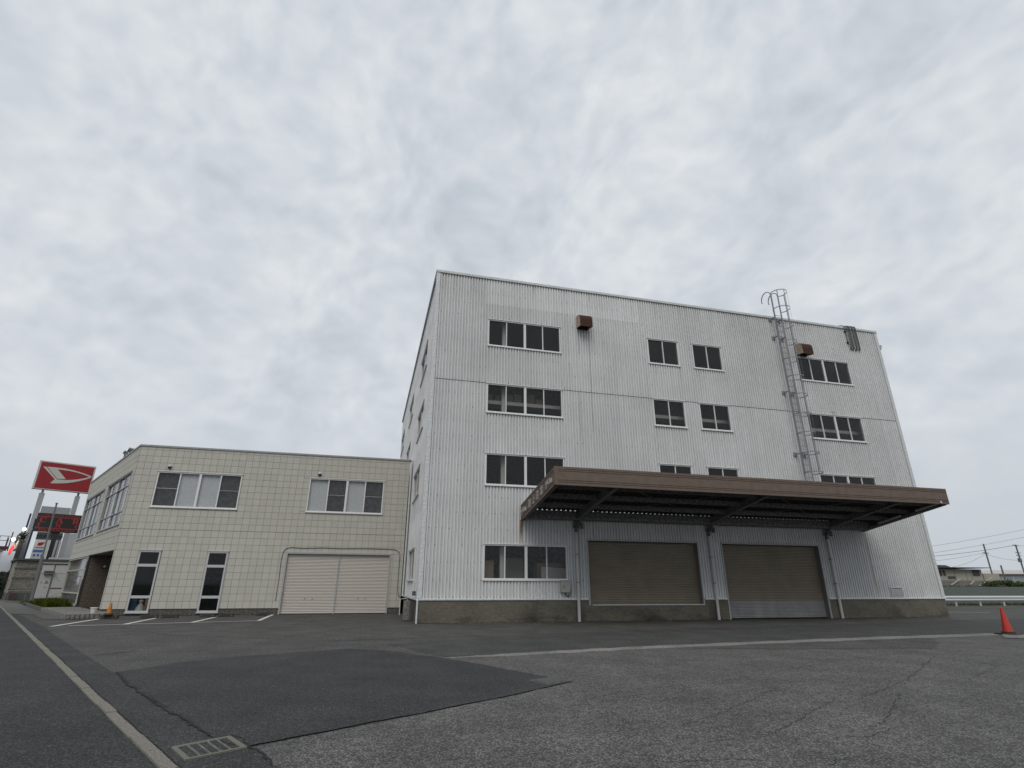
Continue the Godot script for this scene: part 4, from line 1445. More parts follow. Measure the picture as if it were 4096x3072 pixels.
	m1.bevel_box(Vector3(-0.36, 0.0, -1.75), Vector3(-0.12, 0.68, -1.5), 0.02)
	part("post", m1, M.conc, ml)
	var m2 := MB.new()
	m2.tube([Vector3(-0.24, 0.66, -1.62), Vector3(-0.24, 0.74, -1.62), Vector3(-0.3, 0.76, -1.55), Vector3(-0.5, 0.74, -1.5), Vector3(-0.5, 0.2, -1.5)], 0.018, 8)
	part("tap", m2, M.pipe, ml)
	var sb := thing("socket_box", Vector3(-0.03, 0.9, -1.0), "small black outdoor socket low on the warehouse side wall", "socket")
	var b1 := MB.new()
	b1.bevel_box(Vector3(-0.12, 0.86, -1.15), Vector3(0.0, 1.02, -1.0), 0.01)
	part("box", b1, M.pipe_dark, sb)
	var b2 := MB.new()
	b2.tube([Vector3(-0.05, 1.0, -1.07), Vector3(-0.05, 1.35, -1.07)], 0.02, 8)
	part("pipe", b2, M.pipe, sb)
	# stores behind the windows
	var rk := thing("storage_rack", Vector3(11.6, 6.6, -0.75), "pale storage rack standing behind the third floor windows", "rack")
	for q in [[1.9, 6.2], [9.2, 14.2], [17.3, 21.6]]:
		var r := MB.new()
		r.box(Vector3(q[0], 8.26, -0.60), Vector3(q[1], 8.41, -0.52))
		r.box(Vector3(q[0], 8.36, -1.4), Vector3(q[1], 8.40, -0.61))
		part("shelf_beam", r, M.beam_white, rk)
		for x in [q[0], q[1] - 0.08]:
			var p := MB.new()
			p.box(Vector3(x, 6.6, -0.7), Vector3(x + 0.08, 9.3, -0.62))
			part("upright", p, M.beam_white, rk)
	var desc := ["leftmost carton on the rack behind the third floor left windows", "second carton from left on the rack behind the third floor left windows", "third carton from left on the rack behind the third floor left windows", "fourth carton from left on the rack behind the third floor left windows", "fifth carton from left on the rack behind the third floor left windows", "rightmost carton on the rack behind the third floor left windows"]
	var bxs := [[2.32, 2.66, 8.75], [2.78, 3.0, 8.72], [3.25, 3.55, 8.80], [3.60, 3.92, 8.86], [4.18, 4.5, 8.90], [4.56, 4.85, 8.70]]
	for i in 6:
		var q: Array = bxs[i]
		var b := MB.new()
		b.bevel_box(Vector3(q[0], 8.402, -1.05), Vector3(q[1], q[2], -0.70), 0.006)
		var o := put("carton", b.mesh(), M.carton, self)
		tag(o, desc[i], "carton", "cartons on the third floor rack")
	var d1 := MB.new()
	d1.bevel_box(Vector3(2.38, 0.502, -1.0), Vector3(2.80, 2.10, -0.62), 0.01)
	tag(put("wooden_crate", d1.mesh(), M.carton, self), "tall brown crate behind the ground floor window, left pane", "crate")
	var d2 := MB.new()
	d2.T = Transform3D(Basis.from_euler(Vector3(-0.18, 0.1, 0)), Vector3(3.72, 0.50, -0.95))
	d2.bevel_box(Vector3(-0.5, 0, 0), Vector3(0.42, 1.75, 0.04), 0.005)
	tag(put("leaning_panel", d2.mesh(), M.carton_pale, self), "beige panel leaning inside the ground floor window", "panel")
	var d3 := MB.new()
	d3.T = Transform3D(Basis.from_euler(Vector3(-0.1, 0.05, -0.05)), Vector3(5.15, 0.50, -0.62))
	d3.bevel_box(Vector3(-0.52, 0, 0), Vector3(0.5, 1.38, 0.03), 0.005)
	tag(put("white_board", d3.mesh(), M.board, self), "white board propped inside the right pane of the ground floor window", "board")
	var d4 := MB.new()
	d4.bevel_box(Vector3(4.62, 0.502, -1.6), Vector3(5.6, 2.05, -1.0), 0.02)
	tag(put("stack_of_sacks", d4.mesh(), M.carton, self), "brown stacked goods behind the white board in the ground floor window", "goods")

# ---------------------------------------------------------------- tiled two-storey building
func tiled_building() -> void:
	var ax := -12.2611
	var az := -7.2214
	var bx := -0.1447
	var H := 7.1755
	var q0 := 0.2468
	var tb := thing("tiled_building", Vector3(ax, 0, az), "low cream two-storey office faced in square tiles", "building")
	var F := Transform3D(Basis.IDENTITY, Vector3(ax, 0, az))
	var FL := Transform3D(Basis(-U, Vector3.UP, -V), O + U * 13.5)
	var w1 := [0.95, 4.44, 4.46, 6.0]
	var w2 := [7.44, 4.44, 10.93, 6.02]
	var t1 := [0.95, 0.12, 1.79, 2.58]
	var t2 := [3.63, 0.11, 4.45, 2.58]
	var door := [6.88, 0.0, 11.52, 2.59]
	var holes := [w1, w2, t1, t2, door]
	var Wf := bx - ax
	var gA := [13.5 - 6.08, 3.69, 13.5 - 0.44, 6.0]
	var gB := [13.5 - 13.05, 3.66, 13.5 - 7.0, 5.97]
	var lower := [0.1, 0.22, 13.5 - 6.85, 2.56]
	var entry := [13.5 - 6.55, 0.0, 13.5 - 0.13, 2.57]
	var holesL := [gA, gB, lower, entry]
	var back := MB.new()
	back.T = F
	for c in cells(0.0, Wf, q0, H - 0.06, holes):
		back.box(Vector3(c[0], c[1], -0.20), Vector3(c[2], c[3], -0.016))
	back.T = FL
	for c in cells(0.0, 13.48, q0, H - 0.06, holesL):
		back.box(Vector3(c[0], c[1], -0.20), Vector3(c[2], c[3], -0.016))
	var wall := part("wall", back, M.joint, tb)
	# tiles, one by one; the ones that show largest are parts, the rest one mass
	var unit := MB.new()
	unit.bevel_box(Vector3(0, 0, -0.014), Vector3(1, 1, 0.0), 0.0035)
	var pieces := []
	var cam := Vector3(-1.82, 1.22, 20.03)
	for side in 2:
		var T: Transform3D = F if side == 0 else FL
		var hs: Array = holes if side == 0 else holesL
		var width: float = Wf if side == 0 else 13.48
		var tw := 0.2975
		var th := 0.2925
		var rows := 24
		var first := 0.03 if side == 0 else 0.0
		var colsn := int(ceil((width - first) / tw))
		for r in rows:
			var ya := q0 + r * th
			var yb := minf(q0 + (r + 1) * th, H - 0.07)
			for k in range(-1, colsn):
				var xa := maxf(0.0, first + k * tw)
				var xb := minf(width, first + (k + 1) * tw)
				if xb - xa < 0.02:
					continue
				for c in cells(xa, xb, ya, yb, hs):
					if c[2] - c[0] < 0.025 or c[3] - c[1] < 0.025:
						continue
					var g := 0.0044
					var gt := 0.0085 if r == 10 else g
					var gb := 0.0085 if r == 11 else g
					var rc := [c[0] + g, c[1] + gb, c[2] - g, c[3] - gt]
					var ctr := T * Vector3((rc[0] + rc[2]) / 2.0, (rc[1] + rc[3]) / 2.0, 0)
					var dv := ctr - cam
					var area: float = (rc[2] - rc[0]) * (rc[3] - rc[1]) * absf(dv.normalized().dot(T.basis.z)) / dv.length_squared()
					# a tile fills more of a tilted view the farther it is from the axis
					var ax2 := dv.normalized().dot(Vector3(0.2326, 0.3527, -0.9064))
					pieces.append([area / pow(maxf(ax2, 0.1), 3.0), T, rc, side])
	pieces.sort_custom(func(a, b): return a[0] > b[0])
	var rng := RandomNumberGenerator.new()
	rng.seed = 17
	var shapes := {}
	var rest := MB.new()
	for i in pieces.size():
		var p: Array = pieces[i]
		var T: Transform3D = p[1]
		var rc: Array = p[2]
		var lift := rng.randf_range(-0.0012, 0.0012)
		var w := snappedf(rc[2] - rc[0], 0.001)
		var h := snappedf(rc[3] - rc[1], 0.001)
		if i < 300:
			var key := Vector2(w, h)
			if not shapes.has(key):
				var m := MB.new()
				m.bevel_box(Vector3(0, 0, -0.014), Vector3(w, h, 0.0), 0.003)
				shapes[key] = m.mesh()
			var o := put("tile", shapes[key], M.tiles[rng.randi() % 5], wall)
			o.transform = Transform3D(T.basis, T * Vector3(rc[0], rc[1], lift) - wall.position - tb.position)
		else:
			rest.T = T
			var tn := rng.randf_range(0.955, 1.03)
			rest.tint = Color(0.525 * tn, 0.51 * tn, 0.455 * tn * rng.randf_range(0.98, 1.0))
			rest.bevel_box(Vector3(rc[0], rc[1], -0.014 + lift), Vector3(rc[2], rc[3], lift), 0.003)
	var rs := part("tiles", rest, M.tile_mass, wall)
	rs.position = -wall.position - tb.position
	rs.set_meta("kind", "stuff")
	# footing, coping, roof and hidden walls
	var ft := MB.new()
	ft.T = F
	for c in cells(0.02, Wf, -0.2, q0, holes):
		ft.box(Vector3(c[0], c[1], -0.22), Vector3(c[2], c[3], -0.035))
	ft.T = FL
	for c in cells(0.0, 13.45, -0.2, q0, [lower, entry]):
		ft.box(Vector3(c[0], c[1], -0.22), Vector3(c[2], c[3], -0.035))
	part("footing", ft, M.base_cream, tb)
	var cp := MB.new()
	cp.T = F
	var x := 0.0
	var k2 := 0
	for xe in [0.42, 4.75, 9.05, Wf + 0.1]:
		cp.bevel_box(Vector3(x + 0.004, H - 0.075, -0.25), Vector3(xe - 0.004, H + 0.012 + 0.002 * (k2 % 2), 0.035), 0.006)
		x = xe
		k2 += 1
	cp.T = FL
	cp.bevel_box(Vector3(0, H - 0.075, -0.25), Vector3(13.49, H + 0.010, 0.034), 0.006)
	part("coping", cp, M.coping, tb)
	var rf := MB.new()
	var pts := [Vector2(-12.1, -7.4), Vector2(bx, -7.4), Vector2(bx, -18.9), Vector2(-18.6, -18.9)]
	sheet(rf, pts, H - 0.2)
	sheet(rf, pts, 3.3)
	sheet(rf, pts, 0.02)
	part("roof", rf, M.inside, tb)
	var hw := MB.new()
	hw.box(Vector3(bx - 0.1, 0.0, -18.9), Vector3(bx, H - 0.1, -7.43))
	hw.box(Vector3(-18.8, 0.0, -19.0), Vector3(bx, H - 0.1, -18.9))
	part("rear_wall", hw, M.inside, tb)
	# inner partitions keep the rooms dark
	var ip := MB.new()
	ip.box(Vector3(-17.5, 0.0, -18.0), Vector3(-0.4, 3.2, -17.9))
	ip.box(Vector3(-5.9, 0.02, -11.0), Vector3(-0.4, 3.2, -10.9))
	part("partition", ip, M.inside, tb)
	# windows
	var bl: Material = M.blind
	var cu: Material = M.curtain
	window(tb, F, w1, [0.93, 1.755, 2.62], [1], [], {"frame": M.frame, "behind": [cu, bl, bl, cu], "fold": 0.003, "front": 0.02, "back": -0.06, "fw": 0.05, "mull": 0.025, "glass": M.glass_clear})
	window(tb, F, w2, [0.88, 1.745, 2.6], [1], [], {"frame": M.frame, "behind": [bl, cu, bl, cu], "fold": 0.003, "front": 0.02, "back": -0.06, "fw": 0.05, "mull": 0.025, "glass": M.glass_clear})
	# thin rails across the dark panes: the cross bars of their insect screens
	for s in [[w1, 0.05, 0.91], [w1, 2.64, 3.46], [w2, 0.90, 1.70], [w2, 2.62, 3.44]]:
		var sc := MB.new()
		sc.T = F
		sc.box(Vector3(s[0][0] + s[1], 5.25, -0.045), Vector3(s[0][0] + s[2], 5.268, -0.02))
		part("screen_bar", sc, M.frame2, tb)
	for t in [t1, t2]:
		window(tb, F, t, [], [], [0.60, 1.86], {"frame": M.frame2, "fw": 0.065, "transom": 0.055, "front": 0.03, "back": -0.05, "glass": M.glass})
	window(tb, FL, gA, [1.41, 2.82, 4.23], [], [0.58, 1.72], {"frame": M.frame3, "front": 0.015, "back": -0.09, "behind": [M.curtain_pale], "cover": 0.55, "glass": M.glass_clear, "mull": 0.02, "transom": 0.02})
	window(tb, FL, gB, [1.51, 3.02, 4.53], [], [0.58, 1.72], {"frame": M.frame3, "front": 0.015, "back": -0.09, "behind": [M.curtain_pale], "cover": 0.55, "glass": M.glass_clear, "mull": 0.02, "transom": 0.02})
	window(tb, FL, lower, [], [], [0.56, 1.70], {"frame": M.frame_cream, "front": 0.015, "back": -0.09, "behind": [M.curtain_grey], "fold": 0.03, "glass": M.glass_clear, "mull": 0.03, "fw": 0.07})
	# garage shutters
	for d in [[6.93, 9.16], [9.22, 11.47]]:
		var s := MB.new()
		s.T = F
		slats(s, d[0], d[1], 0.10, 2.54, -0.09, 0.062)
		s.box(Vector3(d[0], 0.03, -0.11), Vector3(d[1], 0.10, -0.075))
		var so := part("garage_shutter", s, M.shutter_cream, tb)
		var hd := MB.new()
		hd.T = F
		for hx in [0.42, 0.56]:
			hd.box(Vector3(lerpf(d[0], d[1], hx), 0.62, -0.095), Vector3(lerpf(d[0], d[1], hx) + 0.06, 0.65, -0.075))
		part("handle", hd, M.pipe_dark, so)
	var gf := MB.new()
	gf.T = F
	gf.box(Vector3(6.86, 0.0, -0.12), Vector3(6.93, 2.62, 0.03))
	gf.box(Vector3(11.47, 0.0, -0.12), Vector3(11.54, 2.62, 0.03))
	gf.box(Vector3(6.93, 2.545, -0.12), Vector3(11.47, 2.62, 0.03))
	gf.box(Vector3(9.16, 0.0, -0.12), Vector3(9.22, 2.545, -0.05))
	part("garage_frame", gf, M.guide, tb)
	var gl := MB.new()
	gl.T = F
	gl.box(Vector3(6.8, 0.0, -0.3), Vector3(11.6, 2.7, -0.22))
	part("garage_lining", gl, M.inside, tb)
	# vent caps above the upper windows
	for vx in [1.37, 7.86]:
		var vc := MB.new()
		vc.T = Transform3D(Basis(Vector3(1, 0, 0), Vector3(0, 0, 1), Vector3(0, -1, 0)), Vector3(ax + vx, 6.24, az))
		var prof := []
		for i in 7:
			var a := PI / 2.0 * i / 6.0
			prof.append(Vector2(0.085 * cos(a), 0.03 + 0.10 * sin(a)))
		prof.push_front(Vector2(0.085, -0.01))
		vc.lathe(prof, 16)
		var v := part("vent_cap", vc, M.frame2, tb)
		var dark := MB.new()
		dark.T = Transform3D(Basis(Vector3(1, 0, 0), Vector3(0, 0, 1), Vector3(0, -1, 0)).rotated(Vector3.RIGHT, 0.5), Vector3(ax + vx, 6.215, az + 0.035))
		dark.lathe([Vector2(0.078, 0.0), Vector2(0.074, 0.05), Vector2(0.05, 0.075), Vector2(0.0, 0.085)], 14)
		part("vent_mouth", dark, M.black, v)
	# cable looped round the garage opening
	var cab := MB.new()
	var path := []
	for p in [[-5.57, 0.56], [-5.56, 1.47], [-5.58, 2.30], [-5.54, 2.62], [-5.44, 2.77], [-5.25, 2.82], [-4.6, 2.80], [-3.86, 2.83], [-3.0, 2.815], [-2.0, 2.835], [-0.8, 2.83], [-0.52, 2.80], [-0.36, 2.68], [-0.31, 2.45], [-0.33, 1.6], [-0.30, 0.95], [-0.24, 0.74], [-0.12, 0.70]]:
		path.append(Vector3(p[0], p[1], az + 0.02))
	cab.tube(path, 0.016, 6)
	part("cable", cab, M.cable, tb)
	var dp := MB.new()
	dp.tube([Vector3(-0.07, 0.75, az + 0.06), Vector3(-0.07, 7.0, az + 0.06), Vector3(-0.02, 7.16, az + 0.03)], 0.045, 10)
	part("downpipe", dp, M.trim, tb)
	# entrance recess
	var en := MB.new()
	en.T = Transform3D(Basis(Vector3.RIGHT, Vector3(0, 0, -1), Vector3.UP), Vector3.ZERO)
	var sp := PackedVector2Array()
	for p in [st2(0.14, 0.03), st2(6.6, 0.03), Vector2(-11.7, -13.0), Vector2(-11.7, -7.44)]:
		sp.append(Vector2(p.x, -p.y))
	en.prism(sp, 2.575, 2.62)
	var sof := part("porch_soffit", en, M.porch_dark, tb)
	sof.set_meta("label", "dark porch ceiling")
	var rw := MB.new()
	rw.box(Vector3(-11.9, 0.0, -12.9), Vector3(-11.8, 2.57, -7.43))
	part("porch_wall", rw, M.porch_dark, tb)
	var jb := MB.new()
	jb.T = FL
	jb.box(Vector3(13.5 - 6.80, 0.0, -0.16), Vector3(13.5 - 6.50, 2.57, 0.0))
	part("porch_jamb", jb, M.bronze, tb)
	var bw := MB.new()
	bw.box(Vector3(-15.36, 0.10, -13.05), Vector3(-11.8, 2.575, -12.88))
	var brick_wall := part("porch_brick_wall", bw, M.mortar, tb)
	var bm := MB.new()
	for r in 28:
		var y := 0.16 + r * 0.086
		var off := 0.11 if r % 2 == 0 else 0.0
		var xk = -15.34 + off
		while xk < -11.85:
			bm.bevel_box(Vector3(xk, y, -12.88), Vector3(minf(xk + 0.21, -11.81), y + 0.070, -12.865 + rng.randf_range(0.0, 0.006)), 0.004)
			xk += 0.222
	var bk := part("bricks", bm, M.brick, brick_wall)
	bk.position = -brick_wall.position - tb.position
	bk.set_meta("kind", "stuff")
	var es := MB.new()
	es.bevel_box(Vector3(-14.80, 1.97, -12.87), Vector3(-14.40, 2.14, -12.79), 0.01)
	var eo := part("porch_sign", es, M.black, tb)
	var es2 := MB.new()
	es2.box(Vector3(-14.70, 2.01, -12.789), Vector3(-14.60, 2.10, -12.782))
	part("symbol", es2, M.boxgrey, eo)
	# plant on the roof
	var rt := thing("rooftop_unit", st(9.6, 1.6, H), "grey pipes and cooling unit on the tiled building's roof", "roof unit")
	var c0 := st(9.6, 1.6, 0)
	var r1 := MB.new()
	r1.T = Transform3D(Basis(U, Vector3.UP, U.cross(Vector3.UP)), c0)
	r1.bevel_box(Vector3(-1.1, H - 0.2, -0.5), Vector3(0.9, H + 1.35, 0.4), 0.04)
	part("cabinet", r1, M.pole_grey, rt)
	var r2 := MB.new()
	r2.T = r1.T
	for i in 5:
		var z := -0.55 - 0.05 * i
		r2.tube([Vector3(-1.0 + 0.35 * i, H - 0.1, z), Vector3(-1.0 + 0.35 * i, H + 1.35 + 0.08 * (i % 3), z), Vector3(-0.75 + 0.35 * i, H + 1.5 + 0.08 * (i % 3), z), Vector3(-0.2 + 0.3 * i, H + 1.5, z)], 0.045, 8)
	part("pipes", r2, M.pipe_dark, rt)

# ---------------------------------------------------------------- things in the yard
func cone(called: String, at: Vector3, h: float, r: float, base: float, mat: Material, label: String, bands := false) -> void:
	var t := thing(called, at, label, "traffic cone")
	var b := MB.new()
	b.T = Transform3D(Basis.from_euler(Vector3(0, 0.25, 0)), at)
	b.bevel_box(Vector3(-base, 0.0, -base), Vector3(base, 0.035, base), 0.012)
	part("base", b, M.rubber, t)
	var c := MB.new()
	c.T = Transform3D(Basis.IDENTITY, at)
	c.lathe([Vector2(r * 1.25, 0.034), Vector2(r * 1.2, 0.05), Vector2(r, 0.06), Vector2(0.032, h - 0.02), Vector2(0.026, h), Vector2(0.0, h)], 28)
	part("cone_body", c, mat, t)
	var k := MB.new()
	k.T = Transform3D(Basis.IDENTITY, at)
	k.lathe([Vector2(r * 1.36, 0.035), Vector2(r * 1.36, 0.065), Vector2(r * 0.95, 0.07)], 24)
	part("weight_ring", k, M.rubber, t)

func yard_things() -> void:
	cone("red_traffic_cone", Vector3(15.68, 0, 7.62), 0.68, 0.118, 0.25, M.red_cone, "bright red traffic cone on black base at the right edge")
	# wheel stops
	var bl := [[-11.36, -10.72, -4.98, "dark wheel stop under the orange cone"], [-10.03, -9.42, -5.1, "dark wheel stop just right of the first tall window"], [-9.36, -8.78, -5.3, "dark wheel stop midway between the two tall windows"], [-8.1, -7.56, -5.7, "dark wheel stop in front of the second tall window"], [-7.46, -6.9, -5.85, "dark wheel stop right of the second tall window"], [-6.1, -5.6, -6.3, "dark wheel stop nearest the cream garage shutters"]]
	for i in bl.size():
		var d: Array = bl[i]
		var o := thing("wheel_stop", Vector3((d[0] + d[1]) / 2, 0, d[2]), d[3], "wheel stop", "wheel stops along the tiled wall")
		var b := MB.new()
		var poly := PackedVector2Array([Vector2(-0.075, 0), Vector2(0.075, 0), Vector2(0.06, 0.10), Vector2(0.04, 0.12), Vector2(-0.04, 0.12), Vector2(-0.06, 0.10)])
		b.T = Transform3D(Basis(Vector3(0, 0, 1), Vector3.UP, Vector3(-1, 0, 0)), Vector3(d[1], 0, d[2]))
		b.prism(poly, 0.0, d[1] - d[0])
		part("block", b, M.stopblock, o)
		var cp := MB.new()
		for x in [d[0] + 0.03, d[1] - 0.07]:
			cp.box(Vector3(x, 0.02, d[2] + 0.073), Vector3(x + 0.04, 0.07, d[2] + 0.08))
		part("reflector", cp, M.pipe_dark, o)
	cone("orange_traffic_cone", Vector3(-11.06, 0.121, -4.98), 0.44, 0.10, 0.15, M.orange, "worn orange cone standing on the leftmost wheel stop")
	# porch slab with tiled front and kerb
	var ps := thing("porch_step", st(1, -0.6), "grey porch step with tiled edge at the corner entrance", "step")
	var slab := MB.new()
	slab.T = Transform3D(Basis(Vector3.RIGHT, Vector3(0, 0, -1), Vector3.UP), Vector3.ZERO)
	var poly := PackedVector2Array()
	for p in [st2(-2.05, -1.28), Vector2(-11.32, -5.25), Vector2(-11.9, -7.18), st2(0.2, 0.10), st2(6.7, 0.10), st2(6.7, -1.28)]:
		poly.append(Vector2(p.x, -p.y))
	slab.prism(poly, -0.1, 0.165)
	part("slab", slab, M.conc, ps)
	var a := st(-2.05, -1.29)
	var b2 := Vector3(-11.30, 0, -5.24)
	for k in 8:
		var t := MB.new()
		var p := a.lerp(b2, (k + 0.09) / 8.0) + Vector3(0, 0, 0.022)
		var q := a.lerp(b2, (k + 0.91) / 8.0) + Vector3(0, 0, 0.022)
		t.bar(p + Vector3(0, 0.08, 0), q + Vector3(0, 0.08, 0), 0.02, 0.15)
		part("edge_tile", t, M.conc, ps)
	var gb := MB.new()
	gb.bar(a + Vector3(0, 0.075, 0.006), b2 + Vector3(0, 0.075, 0.006), 0.02, 0.16)
	part("edge_backing", gb, M.stopblock, ps)
	var kb := thing("planter_kerb", st(10, -1.28), "low concrete kerb round the grass bed", "kerb")
	kb.set_meta("kind", "structure")
	for k in 14:
		var s := 6.72 + k * 0.6
		var m := MB.new()
		m.bar(st(s, -1.22, 0.06), st(s + 0.59, -1.22, 0.06), 0.12, 0.18)
		part("kerb_block", m, M.conc_dark, kb)
	var soil := MB.new()
	sheet(soil, [st2(6.7, -1.16), st2(20, -1.16), st2(20, 2.5), st2(13.6, 2.5), st2(13.6, 0.0), st2(6.7, 0.0)], 0.09)
	struct("planting_soil", soil, M.earth)
	# grass in the bed
	var rng := RandomNumberGenerator.new()
	rng.seed = 23
	var pts := []
	for i in 5200:
		var s := rng.randf_range(6.8, 15.0)
		var t := rng.randf_range(-1.14, -0.08)
		var clump := 0.5 + 0.5 * sin(s * 1.7 + t * 3.0)
		pts.append([st(s, t, 0.09), (rng.randf_range(0.18, 0.40) + 0.22 * clump * rng.randf()) * (1.0 if s < 12.5 else 0.6)])
	for i in 2200:
		pts.append([st(rng.randf_range(15, 24), rng.randf_range(-1.15, 2.2), 0.09 if i % 2 else 0.0), rng.randf_range(0.05, 0.14)])
	grass("grass_bed", pts, rng, "bright green grass growing in the bed by the glazed corner")
	# bucket by the entrance
	var bk := thing("white_bucket", Vector3(-11.88, 0.166, -5.75), "small white planter pot on the porch step", "pot")
	var bm := MB.new()
	bm.T = Transform3D(Basis.IDENTITY, bk.position)
	bm.lathe([Vector2(0.0, 0.0), Vector2(0.085, 0.0), Vector2(0.115, 0.17), Vector2(0.135, 0.17), Vector2(0.135, 0.205), Vector2(0.12, 0.205), Vector2(0.10, 0.12), Vector2(0.0, 0.12)], 20)
	part("pot", bm, M.white_plastic, bk)
	# things seen in the foot of the first tall window
	var c1 := MB.new()
	c1.bevel_box(Vector3(-11.30, 0.03, -7.75), Vector3(-11.08, 0.75, -7.5), 0.02)
	tag(put("blue_bin", c1.mesh(), M.blue, self), "blue bin behind the foot of the first tall window", "bin")
	var c2 := MB.new()
	c2.T = Transform3D(Basis.IDENTITY, Vector3(-10.93, 0.03, -7.6))
	c2.lathe([Vector2(0.0, 0.0), Vector2(0.15, 0.03), Vector2(0.18, 0.16), Vector2(0.14, 0.30), Vector2(0.06, 0.42), Vector2(0.09, 0.55), Vector2(0.0, 0.58)], 9)
	tag(put("plastic_bag", c2.mesh(), M.board, self), "knotted white plastic bag behind the foot of the first tall window", "bag")
	var c3 := MB.new()
	c3.bevel_box(Vector3(-10.78, 0.03, -7.95), Vector3(-10.42, 0.62, -7.6), 0.01)
	tag(put("cardboard_box", c3.mesh(), M.carton, self), "brown cardboard box behind the foot of the first tall window", "box")

func grass(called: String, pts: Array, rng: RandomNumberGenerator, label: String) -> void:
	var verts := PackedVector3Array()
	var norms := PackedVector3Array()
	var cols := PackedColorArray()
	for p in pts:
		var at: Vector3 = p[0]
		var h: float = p[1]
		var a := rng.randf() * TAU
		var d := Vector3(cos(a), 0, sin(a))
		var lean := Vector3(rng.randf_range(-0.5, 0.5), 0, rng.randf_range(-0.5, 0.5)) * h
		var w := d * rng.randf_range(0.006, 0.012)
		var tone := rng.randf_range(0.75, 1.3)
		var c := Color(0.25 * tone, 0.31 * tone, 0.045 * tone)
		if rng.randf() < 0.12:
			c = Color(0.20 * tone, 0.18 * tone, 0.07 * tone)
		var mid := at + lean * 0.35 + Vector3(0, h * 0.6, 0)
		var tip := at + lean + Vector3(0, h, 0)
		var nn := d.cross(Vector3.UP)
		for v in [at - w, at + w, mid + w * 0.7, at - w, mid + w * 0.7, mid - w * 0.7, mid - w * 0.7, mid + w * 0.7, tip]:
			verts.append(v)
			norms.append((nn + Vector3.UP * 0.6).normalized())
			cols.append(c)
	var arr := []
	arr.resize(Mesh.ARRAY_MAX)
	arr[Mesh.ARRAY_VERTEX] = verts
	arr[Mesh.ARRAY_NORMAL] = norms
	arr[Mesh.ARRAY_COLOR] = cols
	var m := ArrayMesh.new()
	m.add_surface_from_arrays(Mesh.PRIMITIVE_TRIANGLES, arr)
	tag(put(called, m, M.grass, self), label, "grass", "", "stuff")

